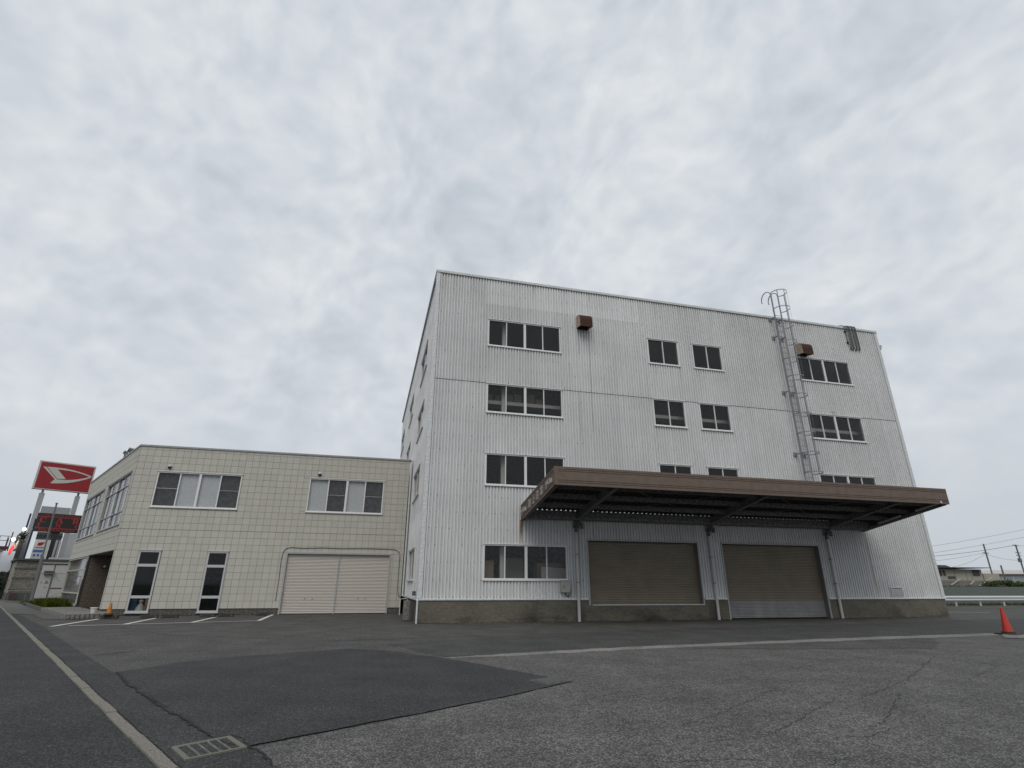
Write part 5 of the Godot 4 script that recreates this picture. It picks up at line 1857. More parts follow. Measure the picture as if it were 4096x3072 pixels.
# ---------------------------------------------------------------- signs and shed by the road on the left
func road_left() -> void:
	# storage shed
	var T := facing(31.0)
	var sd := thing("storage_shed", st(31, 0.2), "low beige shed with white door panels behind the mesh fence", "shed")
	var b := MB.new()
	b.T = T
	b.box(Vector3(-1.45, 0.55, -5.0), Vector3(6.0, 2.95, 0.0))
	part("wall", b, M.shed_wall, sd)
	var pl := MB.new()
	pl.T = T
	pl.box(Vector3(-1.45, -0.1, -5.0), Vector3(6.0, 0.55, 0.03))
	part("plinth", pl, M.conc_dark, sd)
	var ri := MB.new()
	ri.T = T
	var x := -1.44
	while x < 0.2:
		ri.box(Vector3(x, 0.56, 0.0), Vector3(x + 0.03, 2.93, 0.025))
		x += 0.075
	part("ribs", ri, M.shed_wall, sd)
	for y in [0.74, 1.60, 2.34]:
		var g := MB.new()
		g.T = T
		g.box(Vector3(-1.5, y, 0.026), Vector3(0.22, y + 0.10, 0.07))
		part("rail", g, M.pipe_dark, sd)
	var rf := MB.new()
	rf.T = T
	rf.box(Vector3(-1.6, 2.97, -5.2), Vector3(6.2, 3.12, 0.22))
	part("roof", rf, M.shed_dark, sd)
	var rf2 := MB.new()
	rf2.T = T
	rf2.box(Vector3(0.15, 2.78, -0.1), Vector3(6.1, 2.955, 0.12))
	rf2.box(Vector3(0.5, 3.13, -0.8), Vector3(6.1, 3.26, -0.2))
	part("eave", rf2, M.shed_white, sd)
	var dr := MB.new()
	dr.T = T
	dr.box(Vector3(0.22, 0.12, 0.032), Vector3(0.97, 2.66, 0.07))
	var door := part("door", dr, M.shed_white, sd)
	var dm := MB.new()
	dm.T = T
	dm.box(Vector3(0.36, 1.28, 0.071), Vector3(0.44, 1.36, 0.074))
	dm.box(Vector3(0.66, 1.34, 0.071), Vector3(0.80, 1.43, 0.074))
	dm.box(Vector3(0.64, 0.92, 0.071), Vector3(0.80, 0.97, 0.074))
	part("notice", dm, M.text_grey, door)
	var dm2 := MB.new()
	dm2.T = T
	dm2.box(Vector3(0.62, 1.24, 0.071), Vector3(0.88, 1.31, 0.074))
	part("red_notice", dm2, M.maroon, door)
	var dr2 := MB.new()
	dr2.T = T
	dr2.box(Vector3(1.06, 0.12, 0.032), Vector3(2.6, 2.66, 0.06))
	part("door", dr2, M.shed_white, sd)
	var fr := MB.new()
	fr.T = T
	fr.box(Vector3(0.97, 0.10, 0.03), Vector3(1.06, 2.1, 0.09))
	fr.box(Vector3(1.06, 0.85, 0.061), Vector3(2.6, 0.92, 0.085))
	part("door_frame", fr, M.maroon, sd)
	var lm := MB.new()
	lm.T = T
	lm.box(Vector3(0.41, 1.95, 0.071), Vector3(1.03, 2.21, 0.30))
	part("awning", lm, M.shed_dark, sd)
	# red box on the plinth
	var rb := MB.new()
	rb.T = facing(30.5)
	rb.bevel_box(Vector3(-1.28, -0.05, -0.25), Vector3(-0.95, 0.52, 0.0), 0.02)
	tag(put("red_box", rb.mesh(), M.maroon, self), "dull red box at the foot of the beige shed", "box")
	# mesh fence in front
	var fe := thing("mesh_fence", st(24, -0.8), "thin grey wire mesh fence in front of the shed", "fence")
	var TF := facing(24.0)
	for px in [-1.72, -0.80, 0.40]:
		var p := MB.new()
		p.T = TF
		p.tube([Vector3(px, -0.05, 0), Vector3(px, 1.93, 0)], 0.025, 8)
		part("post", p, M.pole_grey, fe)
	var rl := MB.new()
	rl.T = TF
	for y in [0.03, 1.92]:
		rl.tube([Vector3(-1.72, y, 0), Vector3(1.6, y, 0)], 0.018, 6)
	rl.bar(Vector3(0.42, 1.9, 0), Vector3(0.9, 1.35, 0), 0.02, 0.02)
	rl.bar(Vector3(0.5, 0.3, 0), Vector3(1.0, 0.62, 0), 0.02, 0.02)
	part("rail", rl, M.pole_grey, fe)
	var wr := MB.new()
	wr.T = TF
	for k in 34:
		var xk := -1.72 + 0.098 * k
		wr.bar(Vector3(xk, 0.05, 0), Vector3(xk, 1.9, 0), 0.004, 0.004, Vector3(1, 0, 0))
	for k in 19:
		wr.bar(Vector3(-1.72, 0.05 + 0.1 * k, 0), Vector3(1.6, 0.05 + 0.1 * k, 0), 0.004, 0.004)
	part("mesh", wr, M.pole_grey, fe)
	# banner frame leaning at the left end of the fence
	var bf := thing("sign_frame", st(23.9, -1.85), "empty beige sign frame at the left end of the fence", "frame")
	var bm := MB.new()
	bm.T = facing(23.9)
	bm.bar(Vector3(-1.93, 0.75, 0), Vector3(-1.93, 1.76, 0), 0.05, 0.05, Vector3(1, 0, 0))
	bm.bar(Vector3(-1.95, 1.75, 0), Vector3(-1.72, 1.75, 0), 0.05, 0.05)
	bm.bar(Vector3(-1.95, 0.76, 0), Vector3(-0.55, 0.80, 0), 0.05, 0.05)
	part("bars", bm, M.shed_wall, bf)
	# grey street pole
	var gp := thing("street_pole", st(28, -0.15), "slim grey steel pole in front of the red display sign", "pole")
	var gm := MB.new()
	gm.T = facing(28.0)
	gm.tube([Vector3(-0.10, 0, 0), Vector3(-0.22, 3.2, 0)], 0.11, 10)
	part("lower_pole", gm, M.pole_grey, gp)
	var gm2 := MB.new()
	gm2.T = facing(28.0)
	gm2.tube([Vector3(-0.22, 3.2, 0), Vector3(-0.31, 7.25, 0)], 0.06, 10)
	gm2.tube([Vector3(-0.31, 7.22, 0), Vector3(-0.31, 7.32, 0)], 0.085, 10)
	part("upper_pole", gm2, M.pole_grey, gp)
	# tall car-maker sign
	var ds := thing("pylon_sign", st(42.3, 0.8), "tall red sign with white arrow emblem on two grey posts", "sign")
	var TD := facing(42.0)
	var fm := MB.new()
	fm.T = TD
	fm.bevel_box(Vector3(-1.53, 10.0, -0.45), Vector3(3.06, 12.84, -0.02), 0.03)
	part("cabinet", fm, M.sign_white, ds)
	var fc := MB.new()
	fc.T = TD
	fc.box(Vector3(-1.38, 10.12, -0.021), Vector3(2.92, 12.70, 0.0))
	part("red_face", fc, M.sign_red, ds)
	# emblem: a stroke along the left, a broad flag with a thin loop to the point, and a tail
	var e1 := MB.new()
	e1.T = TD
	e1.prism(PackedVector2Array([Vector2(-1.19, 12.23), Vector2(-0.93, 12.24), Vector2(0.17, 11.10), Vector2(0.40, 11.11), Vector2(0.85, 11.13), Vector2(1.3, 11.20), Vector2(1.8, 11.33), Vector2(2.3, 11.50), Vector2(2.62, 11.66), Vector2(2.82, 11.76), Vector2(2.86, 11.70),
		Vector2(2.80, 11.61), Vector2(2.5, 11.42), Vector2(2.0, 11.18), Vector2(1.5, 10.98), Vector2(1.0, 10.84), Vector2(0.45, 10.74), Vector2(-0.28, 10.66), Vector2(-0.02, 11.10)]), 0.001, 0.022)
	part("emblem_tail", e1, M.sign_white, ds)
	var e2 := MB.new()
	e2.T = TD
	e2.prism(PackedVector2Array([Vector2(-0.88, 12.25), Vector2(-0.2, 12.28), Vector2(0.5, 12.27), Vector2(1.2, 12.20), Vector2(1.9, 12.06), Vector2(2.5, 11.90), Vector2(2.80, 11.80), Vector2(2.845, 11.765),
		Vector2(2.64, 11.72), Vector2(2.2, 11.86), Vector2(1.6, 11.99), Vector2(0.9, 12.08), Vector2(0.0, 12.10), Vector2(0.85, 11.22), Vector2(0.18, 11.16)]), 0.001, 0.022)
	part("emblem_flag", e2, M.sign_white, ds)
	for px in [[-0.83, -0.40, 7.0], [2.04, 2.43, 7.0]]:
		var p := MB.new()
		p.T = TD
		p.box(Vector3(px[0], 0.0, -0.65), Vector3(px[1], 9.68, -0.25))
		part("post", p, M.sign_pole, ds)
		var p2 := MB.new()
		p2.T = TD
		var mx: float = (px[0] + px[1]) / 2.0
		p2.tube([Vector3(mx, 9.68, -0.45), Vector3(mx, 10.02, -0.45)], 0.10, 10)
		part("post_top", p2, M.sign_pole, ds)
	# display sign with red lettering
	var ls := thing("display_sign", st(38, 0.95), "black display sign with red letters C A R and I N C", "sign")
	var TL := facing(38.0)
	var lb := MB.new()
	lb.T = TL
	lb.bevel_box(Vector3(-0.68, 5.74, -0.35), Vector3(2.60, 7.40, 0.0), 0.02)
	part("panel", lb, M.led_black, ls)
	var lp := MB.new()
	lp.T = TL
	lp.prism(PackedVector2Array([Vector2(0.62, 5.73), Vector2(1.30, 5.73), Vector2(1.17, 5.45), Vector2(1.17, 0.0), Vector2(0.82, 0.0), Vector2(0.82, 5.45)]), -0.35, -0.10)
	part("post", lp, M.black, ls)
	var bars := MB.new()
	bars.T = TL
	bars.box(Vector3(-0.64, 7.05, 0.001), Vector3(2.57, 7.11, 0.012))
	bars.box(Vector3(-0.64, 6.04, 0.001), Vector3(2.57, 6.10, 0.012))
	part("red_line", bars, M.led_red, ls)
	var rng := RandomNumberGenerator.new()
	rng.seed = 31
	for row in [[7.16, 7.31]]:
		var tm := MB.new()
		tm.T = TL
		var xk := -0.5
		while xk < 2.45:
			var w := rng.randf_range(0.06, 0.11)
			if rng.randf() < 0.86:
				for s in 3:
					var xa := xk + rng.randf() * w * 0.7
					if s % 2 == 0:
						tm.box(Vector3(xa, row[0], 0.001), Vector3(xa + 0.022, row[1] - rng.randf() * 0.05, 0.012))
					else:
						var ya := lerpf(row[0], row[1] - 0.03, rng.randf())
						tm.box(Vector3(xk, ya, 0.001), Vector3(xk + w, ya + 0.022, 0.013))
			xk += 0.135
		part("small_lettering", tm, M.led_red, ls)
	letters("lettering", "TEL 042-871-0585", Transform3D(TL.basis, TL * Vector3(0.96, 5.91, 0.004)), 0.17, M.led_red, ls, true, 1.35)
	for d in [["C", -0.22, 6.78, 0.46], ["A", 1.0, 6.78, 0.46], ["R", 2.2, 6.78, 0.46], ["I", -0.42, 6.33, 0.34], ["N", 1.0, 6.33, 0.34], ["C", 2.42, 6.33, 0.34]]:
		letters("letter", d[0], Transform3D(TL.basis, TL * Vector3(d[1], d[2], 0.004)), d[3], M.led_red, ls, true, 1.25)
	# the pale board seen above the display
	var bb := thing("blank_board", st(48, 1.2), "plain grey board between the tall sign's posts", "board")
	var bbm := MB.new()
	bbm.T = facing(48.0)
	bbm.box(Vector3(0.0, 8.2, -0.2), Vector3(2.5, 9.02, 0.0))
	part("panel", bbm, M.sign_pole, bb)
	var bbp := MB.new()
	bbp.T = facing(48.0)
	bbp.box(Vector3(1.1, 0.0, -0.18), Vector3(1.4, 8.2, -0.05))
	part("post", bbp, M.sign_pole, bb)
	# hours board behind
	var hb := thing("hours_board", st(44, 1.0), "grey board with dark figures below the display sign", "sign")
	var hm := MB.new()
	hm.T = facing(44.0)
	hm.box(Vector3(0.05, 5.35, -0.15), Vector3(2.08, 6.1, 0.0))
	part("panel", hm, M.pipe_dark, hb)
	letters("figures", "10:00", Transform3D(facing(44).basis, facing(44) * Vector3(0.52, 5.70, 0.004)), 0.30, M.black, hb)
	letters("figures", "19:00", Transform3D(facing(44).basis, facing(44) * Vector3(1.60, 5.70, 0.004)), 0.30, M.black, hb)
	var hp := MB.new()
	hp.T = facing(44.0)
	for px in [0.2, 1.85]:
		hp.box(Vector3(px, 0.0, -0.12), Vector3(px + 0.1, 5.36, -0.02))
	part("post", hp, M.pipe_dark, hb)
	# white sign with red mark and blue bands
	var ws := thing("white_notice_sign", st(36, 0.1), "white sign with red mark and blue bands above the shed", "sign")
	var wm := MB.new()
	wm.T = facing(36.0)
	wm.bevel_box(Vector3(-0.44, 3.0, -0.14), Vector3(0.62, 4.90, 0.0), 0.015)
	part("panel", wm, M.shed_white, ws)
	var w2 := MB.new()
	w2.T = facing(36.0)
	w2.prism(PackedVector2Array([Vector2(-0.18, 4.66), Vector2(0.28, 4.70), Vector2(0.12, 4.46), Vector2(-0.02, 4.38), Vector2(-0.22, 4.42)]), 0.001, 0.01)
	part("red_mark", w2, M.sign_red, ws)
	var w3 := MB.new()
	w3.T = facing(36.0)
	w3.box(Vector3(-0.38, 3.84, 0.001), Vector3(0.42, 4.04, 0.01))
	for k in 3:
		w3.box(Vector3(-0.30 + 0.26 * k, 3.48, 0.001), Vector3(-0.30 + 0.26 * k + 0.15, 3.68, 0.01))
	part("blue_band", w3, M.sign_blue, ws)
	var w4 := MB.new()
	w4.T = facing(36.0)
	w4.box(Vector3(-0.3, 4.20, 0.001), Vector3(0.42, 4.27, 0.01))
	part("grey_text", w4, M.text_grey, ws)
	var wp := MB.new()
	wp.T = facing(36.0)
	wp.box(Vector3(-0.1, 0, -0.12), Vector3(0.0, 3.01, -0.02))
	wp.box(Vector3(0.3, 0, -0.12), Vector3(0.4, 3.01, -0.02))
	part("post", wp, M.pole_grey, ws)
	# white panels behind
	for d in [[1.74, 2.26, 3.0, 5.42, "narrow white panel right of the black sign post"], [2.66, 3.6, 2.5, 6.2, "wide white panel half hidden by the tiled building"]]:
		var po := thing("roadside_board", st(45.5, d[0]), d[4], "panel")
		var pm := MB.new()
		pm.T = facing(45.5)
		pm.bevel_box(Vector3(d[0], 0.0, -0.3), Vector3(d[1], d[3], 0.0), 0.02)
		part("board", pm, M.rail_white, po)
	# flag poles and banners
	for d in [[35.0, -0.95, -0.82, 6.6, M.navy, "dark navy banner pole left of the white sign"], [45.0, -0.93, -0.78, 7.9, M.navy, "dark navy banner pole top beside the tall sign's left post"], [50.0, -1.6, -1.5, 6.35, M.maroon, "taller maroon pole at the far left"], [50.0, -1.82, -1.72, 5.75, M.maroon, "shorter maroon pole at the far left edge"]]:
		var t := thing("banner_pole", st(d[0], d[1]), d[5], "pole", "banner poles by the road")
		var m := MB.new()
		m.T = facing(d[0])
		m.bevel_box(Vector3(d[1], 0.0, -0.08), Vector3(d[2], d[3], 0.0), 0.015)
		part("shaft", m, d[4], t)
	# roadside shop with black gable, pale panel, neon and spotlights
	var sh := thing("roadside_shop", st(38, -1.6), "black fronted roadside shop with glowing red sign and spotlights", "shop")
	var s1 := MB.new()
	s1.T = facing(36.0)
	s1.box(Vector3(-1.50, 0.0, -6.0), Vector3(-1.16, 5.5, 0.0))
	part("black_wall", s1, M.black, sh)
	var s2 := MB.new()
	s2.T = facing(36.0)
	s2.box(Vector3(-2.3, 2.15, -5.8), Vector3(-1.51, 3.85, -0.05))
	part("pale_panel", s2, M.pale_panel, sh)
	var s3 := MB.new()
	s3.T = facing(36.0)
	s3.box(Vector3(-2.6, 0.0, -5.8), Vector3(-1.51, 2.14, -0.08))
	part("dark_front", s3, M.black, sh)
	var s4 := MB.new()
	s4.T = facing(36.0)
	s4.prism(PackedVector2Array([Vector2(-1.94, 3.72), Vector2(-1.84, 3.70), Vector2(-1.76, 4.0), Vector2(-1.73, 4.3), Vector2(-1.80, 4.42), Vector2(-1.90, 4.2), Vector2(-1.97, 3.9)]), -0.04, 0.02)
	part("neon_sign", s4, M.neon, sh)
	var s6 := MB.new()
	s6.T = facing(36.0)
	for k in 4:
		s6.bar(Vector3(-1.72, 3.95 + 0.12 * k, -0.05), Vector3(-1.52, 4.25 + 0.16 * k, -0.05), 0.05, 0.04, Vector3(0, 0, 1))
	part("striped_awning", s6, M.hood_side, sh)
	for d in [[-1.42, 5.70], [-1.92, 4.80]]:
		var l := MB.new()
		l.T = Transform3D(facing(35.6).basis, facing(35.6) * Vector3(d[0], d[1], 0))
		var pr := []
		for i in 9:
			var a := PI * i / 8.0
			pr.append(Vector2(0.13 * sin(a), -0.13 * cos(a)))
		l.lathe(pr, 14)
		var lo := part("spotlight_bulb", l, M.lamp, sh)
		var arm := MB.new()
		arm.T = facing(35.6)
		arm.bar(Vector3(d[0] + 0.1, d[1] - 0.05, -0.05), Vector3(d[0] + 0.25, d[1] - 0.4, -0.38), 0.03, 0.03)
		part("arm", arm, M.black, lo)
		var om := OmniLight3D.new()
		om.name = numbered("spotlight_source")
		om.position = facing(35.6) * Vector3(d[0], d[1], 0.0)
		om.light_energy = 1.2
		om.light_size = 0.12
		om.omni_range = 12.0
		om.omni_attenuation = 2.0
		om.shadow_enabled = true
		add_child(om)
	# far beige building at the very left
	var fb := thing("far_beige_building", st(62, -2.4), "beige building far down the road at the left edge", "building")
	var f1 := MB.new()
	f1.T = facing(60.0)
	f1.box(Vector3(-6.0, 0.0, -8.0), Vector3(-1.3, 5.1, 0.0))
	part("wall", f1, M.shed_wall, fb)
	var f2 := MB.new()
	f2.T = facing(60.0)
	f2.box(Vector3(-6.1, 5.1, -8.1), Vector3(-1.2, 5.35, 0.15))
	f2.box(Vector3(-6.0, 3.6, 0.0), Vector3(-1.3, 4.25, 0.3))
	part("dark_band", f2, M.maroon, fb)
	var f3 := MB.new()
	f3.T = facing(60.0)
	for yy in [6.0, 6.5]:
		f3.tube([Vector3(-6.0, yy, 0), Vector3(-1.3, yy, 0)], 0.04, 6)
	for xx in [-2.2, -1.5]:
		f3.tube([Vector3(xx, 5.35, 0), Vector3(xx, 6.5, 0)], 0.04, 6)
	part("roof_railing", f3, M.pole_grey, fb)
	# dark shrub against the shop
	shrub("dark_shrub", st(35.2, -1.4, 4.55), Vector3(0.35, 0.5, 0.35), 260, 0.09, Color(0.035, 0.045, 0.02), 41, "small dark shrub on top of the black wall", "")
	shrub("dark_shrub", st(30, -2.05, 0.0), Vector3(0.4, 1.15, 0.5), 420, 0.10, Color(0.018, 0.022, 0.014), 42, "dark shrub by the roadside left of the fence", "")

func shrub(called: String, at: Vector3, r: Vector3, count: int, leaf: float, c: Color, seed_: int, label: String, group: String) -> void:
	var rng := RandomNumberGenerator.new()
	rng.seed = seed_
	var t := thing(called, at, label, "shrub", group)
	var verts := PackedVector3Array()
	var norms := PackedVector3Array()
	var cols := PackedColorArray()
	for i in count:
		var d := Vector3(rng.randfn(), rng.randfn(), rng.randfn()).normalized()
		var rr := pow(rng.randf(), 0.45) * (0.8 + 0.35 * sin(d.x * 5.0 + d.z * 4.0))
		var p := Vector3(d.x * r.x * rr, r.y * (1.0 + d.y * rr) , d.z * r.z * rr)
		if p.y < 0.0:
			p.y = rng.randf() * r.y * 0.3
		var a := Vector3(rng.randfn(), rng.randfn(), rng.randfn()).normalized()
		var b := a.cross(Vector3(rng.randfn(), rng.randfn(), rng.randfn())).normalized()
		var s := leaf * rng.randf_range(0.6, 1.3)
		var tone := rng.randf_range(0.7, 1.4)
		var nn := (a.cross(b) + d * 0.5).normalized()
		for v in [p - a * s, p + b * s * 0.45, p + a * s, p - a * s, p + a * s, p - b * s * 0.45]:
			verts.append(v)
			norms.append(nn)
			cols.append(Color(c.r * tone, c.g * tone, c.b * tone))
	var arr := []
	arr.resize(Mesh.ARRAY_MAX)
	arr[Mesh.ARRAY_VERTEX] = verts
	arr[Mesh.ARRAY_NORMAL] = norms
	arr[Mesh.ARRAY_COLOR] = cols
	var m := ArrayMesh.new()
	m.add_surface_from_arrays(Mesh.PRIMITIVE_TRIANGLES, arr)
	put("foliage", m, M.leaf, t)
	var stem := MB.new()
	for k in 4:
		stem.tube([Vector3(rng.randf_range(-0.1, 0.1), -0.05, rng.randf_range(-0.1, 0.1)), Vector3(rng.randf_range(-0.4, 0.4) * r.x, r.y * 0.8, rng.randf_range(-0.4, 0.4) * r.z), Vector3(rng.randf_range(-0.8, 0.8) * r.x, r.y * 1.5, rng.randf_range(-0.8, 0.8) * r.z)], 0.012, 5)
	put("stem", stem.mesh(), M.stopblock, t)

# ---------------------------------------------------------------- beyond the yard on the right
func far_right() -> void:
	var rd := MB.new()
	sheet(rd, [Vector2(26, -6.9), Vector2(60, -7.1), Vector2(75, -12.2), Vector2(24, -12.2), Vector2(23.4, -7.0)], -0.012)
	struct("side_road", rd, M.as_near)
	var pv := MB.new()
	sheet(pv, [Vector2(14.3, 8.5), Vector2(15.3, 7.7), Vector2(18, 7.4), Vector2(19, 9.0), Vector2(16, 10.4)], 0.006, 0.03, 66)
	struct("concrete_slab", pv, M.conc)
	# guard rail
	var gr := thing("guard_rail", Vector3(40, 0, -11), "white steel guard rail along the road at the right", "guard rail")
	var x := 33.6
	while x < 60.0:
		var p := MB.new()
		p.tube([Vector3(x, -0.02, -11.06), Vector3(x, 0.62, -11.06)], 0.06, 10)
		part("post", p, M.rail_white, gr)
		x += 2.2
	var bm := MB.new()
	var prof := [Vector2(0.30, -11.0), Vector2(0.34, -10.93), Vector2(0.40, -10.91), Vector2(0.45, -10.94), Vector2(0.475, -10.985), Vector2(0.50, -10.94), Vector2(0.55, -10.91), Vector2(0.61, -10.93), Vector2(0.65, -11.0)]
	for i in prof.size() - 1:
		var a: Vector2 = prof[i]
		var b: Vector2 = prof[i + 1]
		bm.quad(Vector3(32.0, a.x, a.y), Vector3(62.0, a.x, a.y), Vector3(62.0, b.x, b.y), Vector3(32.0, b.x, b.y))
		bm.quad(Vector3(62.0, a.x, a.y - 0.006), Vector3(32.0, a.x, a.y - 0.006), Vector3(32.0, b.x, b.y - 0.006), Vector3(62.0, b.x, b.y - 0.006))
	part("beam", bm, M.rail_white, gr)
	# retaining wall and terrace
	var rw := thing("retaining_wall", Vector3(45, 0, -13), "long grey green concrete retaining wall behind the guard rail", "wall")
	x = 26.0
	while x < 96.0:
		var m := MB.new()
		m.box(Vector3(x, -0.1, -13.4), Vector3(x + 5.98, 1.25, -12.9))
		part("panel", m, M.retain, rw)
		x += 6.0
	var tr := MB.new()
	sheet(tr, [Vector2(24, -13.3), Vector2(100, -13.3), Vector2(260, -120), Vector2(24, -120)], 1.20)
	struct("terrace", tr, M.earth)
	var rng := RandomNumberGenerator.new()
	rng.seed = 77
	var pts := []
	for i in 3000:
		pts.append([Vector3(rng.randf_range(34, 60), 0.0, rng.randf_range(-12.85, -11.8)), rng.randf_range(0.05, 0.22)])
	for i in 2600:
		pts.append([Vector3(rng.randf_range(36, 62), 1.20, rng.randf_range(-15.5, -13.5)), rng.randf_range(0.05, 0.2)])
	grass("verge_grass", pts, rng, "green weeds growing along the retaining wall")
	var names := ["leftmost low green bush on the retaining wall", "second low green bush from the left on the wall", "third low green bush from the left on the wall", "fourth low green bush from the left on the wall", "fifth low green bush from the left on the wall", "rightmost low green bush on the retaining wall"]
	for i in 6:
		shrub("low_bush", Vector3(46.4 + i * 1.05 + rng.randf_range(-0.2, 0.2), 1.18, -14.6 + rng.randf_range(-0.4, 0.4)), Vector3(0.75, 0.24 + 0.05 * (i % 3), 0.6), 620, 0.075, Color(0.045, 0.07, 0.016), 300 + i, names[i], "bushes on the retaining wall")
	# house
	var hz := -48.0
	var ho := thing("beige_house", Vector3(88, 1.2, hz), "beige house with dark sagging roof behind the retaining wall", "house")
	var w := MB.new()
	w.box(Vector3(70, 1.2, hz - 7.0), Vector3(92.2, 3.85, hz))
	part("wall", w, M.house_wall, ho)
	for d in [[86.6, 1.6], [88.9, 1.6], [90.0, 1.6]]:
		var m := MB.new()
		m.box(Vector3(d[0], 1.9, hz + 0.0), Vector3(d[0] + 0.06, 3.8, hz + 0.02))
		part("wall_joint", m, M.jamb, ho)
	var rf := MB.new()
	rf.hexa([Vector3(69, 3.82, hz + 0.9), Vector3(92.9, 4.02, hz + 0.9), Vector3(92.9, 4.02, hz - 8.0), Vector3(69, 3.82, hz - 8.0), Vector3(69, 4.05, hz + 0.9), Vector3(92.9, 4.12, hz + 0.9), Vector3(91.5, 4.3, hz - 4.0), Vector3(69, 5.3, hz - 4.0)])
	var roof := part("roof", rf, M.house_roof, ho)
	var ch := MB.new()
	ch.hexa([Vector3(76, 4.05, hz + 0.2), Vector3(86.2, 4.06, hz + 0.2), Vector3(86.6, 4.1, hz - 3), Vector3(76, 4.1, hz - 3), Vector3(76, 4.55, hz - 0.2), Vector3(85.6, 4.42, hz - 0.2), Vector3(86.0, 4.44, hz - 3), Vector3(76, 4.6, hz - 3)])
	part("roof_ridge", ch, M.house_roof, roof)
	for d in [[83.6, 84.05, 2.85, 3.65], [84.35, 84.75, 2.85, 3.65], [85.1, 86.6, 2.42, 2.80], [90.3, 91.7, 2.86, 3.75]]:
		var m := MB.new()
		m.box(Vector3(d[0], d[2], hz + 0.0), Vector3(d[1], d[3], hz + 0.06))
		var wn := part("window", m, M.shed_dark, ho)
		var g := MB.new()
		g.box(Vector3(d[0] + 0.05, d[2] + 0.05, hz + 0.061), Vector3(d[1] - 0.05, d[3] - 0.05, hz + 0.075))
		part("pane", g, M.shed_dark if d[1] - d[0] < 1.45 else M.conc_dark, wn)
	var rl := MB.new()
	rl.box(Vector3(80, 2.10, hz + 0.5), Vector3(96.5, 2.20, hz + 0.62))
	rl.box(Vector3(80, 1.2, hz + 0.5), Vector3(96.5, 2.05, hz + 0.55))
	part("boundary_wall", rl, M.conc, ho)
	for d in [[84.2, 1.55, 86.3, 2.4], [89.7, 1.45, 92.7, 2.62], [88.0, 1.6, 89.0, 2.2]]:
		var st_ := MB.new()
		st_.bar(Vector3(d[0], d[1], hz + 0.9), Vector3(d[2], d[3], hz + 0.9), 0.08, 0.14)
		part("leaning_rail", st_, M.far_pale, ho)
	var an := MB.new()
	an.box(Vector3(93.0, 1.2, hz - 5), Vector3(96.4, 3.25, hz - 0.5))
	part("annex", an, M.house_wall, ho)
	# farther roofs
	var fb := thing("far_blue_shed", Vector3(136, 1.2, -78), "long pale blue grey shed far off behind the poles", "shed")
	var f1 := MB.new()
	f1.box(Vector3(126, 1.2, -90), Vector3(175, 4.0, -78))
	part("wall", f1, M.far_blue, fb)
	var f2 := MB.new()
	f2.hexa([Vector3(122, 3.95, -77.5), Vector3(176, 4.2, -77.5), Vector3(176, 4.2, -91), Vector3(122, 3.95, -91), Vector3(122, 4.1, -77.5), Vector3(176, 4.3, -77.5), Vector3(176, 5.3, -85), Vector3(122, 5.1, -85)])
	part("roof", f2, M.far_pale, fb)
	for k in 5:
		var m := MB.new()
		m.box(Vector3(129 + k * 3.4, 1.6, -78.0), Vector3(129.25 + k * 3.4, 3.9, -77.93))
		part("wall_joint", m, M.far_pale, fb)
	# utility poles
	var P := [[125.4, -70.0, 9.9, "slim dark utility pole standing behind the beige house"], [134.6, -70.0, 9.9, "utility pole with transformer at the right edge"], [137.2, -76.0, 5.9, "short leaning post between the two utility poles"]]
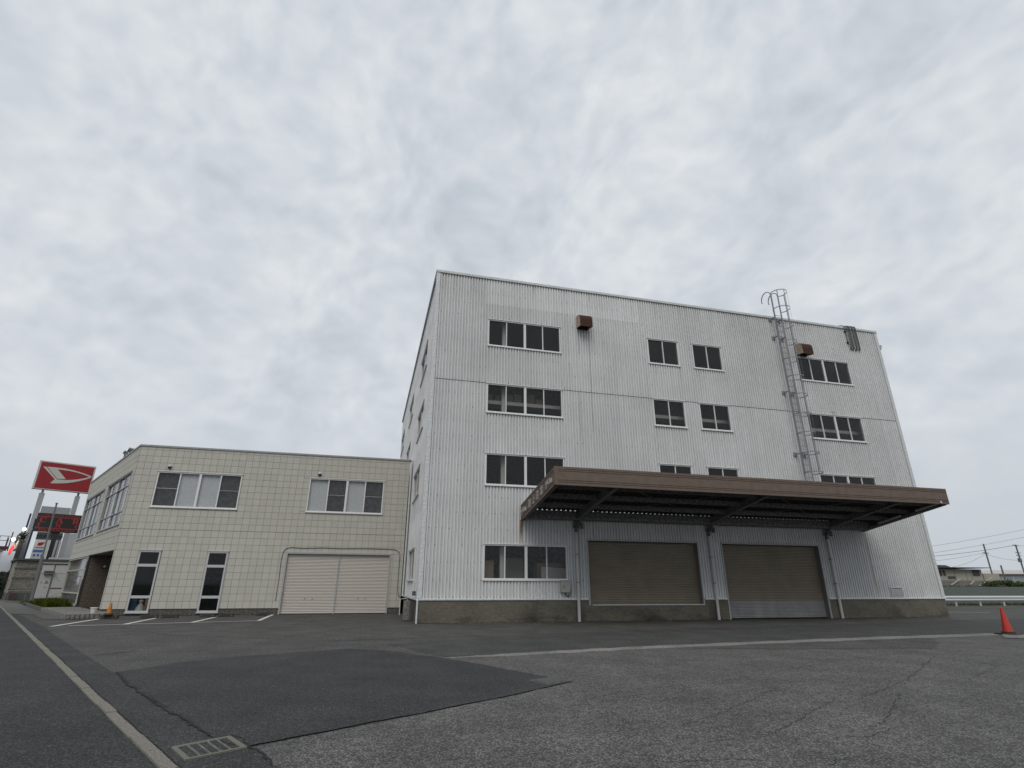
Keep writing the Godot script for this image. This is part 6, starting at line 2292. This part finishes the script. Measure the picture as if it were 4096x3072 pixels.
	for i in 3:
		var d: Array = P[i]
		var t := thing("utility_pole", Vector3(d[0], 1.2, d[1]), d[3], "utility pole", "poles behind the retaining wall")
		var m := MB.new()
		m.tube([Vector3(d[0], 1.1, d[1]), Vector3(d[0], d[2], d[1])], 0.14 if i < 2 else 0.16, 10)
		part("shaft", m, M.util_pole, t)
		if i == 2:
			continue
		var arms := [[8.0, 1.1]] if i == 0 else [[9.7, 1.2], [8.2, 0.9], [7.6, 0.9]]
		for a in arms:
			var c := MB.new()
			c.box(Vector3(d[0] - a[1], a[0] - 0.06, d[1] + 0.1), Vector3(d[0] + a[1] * 0.5, a[0] + 0.06, d[1] + 0.25))
			for k in 3:
				c.tube([Vector3(d[0] - a[1] * (0.9 - 0.4 * k), a[0] + 0.05, d[1] + 0.17), Vector3(d[0] - a[1] * (0.9 - 0.4 * k), a[0] + 0.25, d[1] + 0.17)], 0.05, 6)
			part("cross_arm", c, M.util_pole, t)
		if i == 1:
			var tf := MB.new()
			tf.T = Transform3D(Basis.IDENTITY, Vector3(d[0] - 0.45, 6.3, d[1] + 0.2))
			tf.lathe([Vector2(0, 0), Vector2(0.34, 0), Vector2(0.34, 0.75), Vector2(0.15, 0.85), Vector2(0, 0.85)], 14)
			part("transformer", tf, M.util_pole, t)
	# overhead lines
	var lines := [[Vector3(95, 7.2, -70), Vector3(150, 15.2, -70), "topmost overhead line at the right"], [Vector3(95, 6.0, -70), Vector3(150, 13.6, -70), "second overhead line from the top at the right"], [Vector3(95, 6.2, -70), Vector3(134.0, 9.75, -70), "thick overhead cable running to the transformer pole"], [Vector3(95, 5.2, -70), Vector3(125.2, 8.1, -70), "lowest overhead line ending at the slim pole"],
		[Vector3(125.0, 7.9, -70), Vector3(134.2, 6.7, -70), "sagging wire between the two utility poles"], [Vector3(124.9, 7.8, -70), Vector3(89.0, 4.2, -50), "drop wire from the slim pole down to the house"], [Vector3(134.0, 9.7, -70), Vector3(160, 10.2, -64), "wire leaving the transformer pole to the right"]]
	for i in lines.size():
		var d: Array = lines[i]
		var m := MB.new()
		var path := []
		for k in 13:
			var f := k / 12.0
			path.append((d[0] as Vector3).lerp(d[1], f) - Vector3(0, 4.0 * f * (1.0 - f) * (0.5 if i < 4 else 0.35), 0))
		m.tube(path, 0.04 if i == 2 else 0.024, 5)
		var o := put("overhead_line", m.mesh(), M.wire, self)
		tag(o, d[2], "cable", "overhead lines at the right")
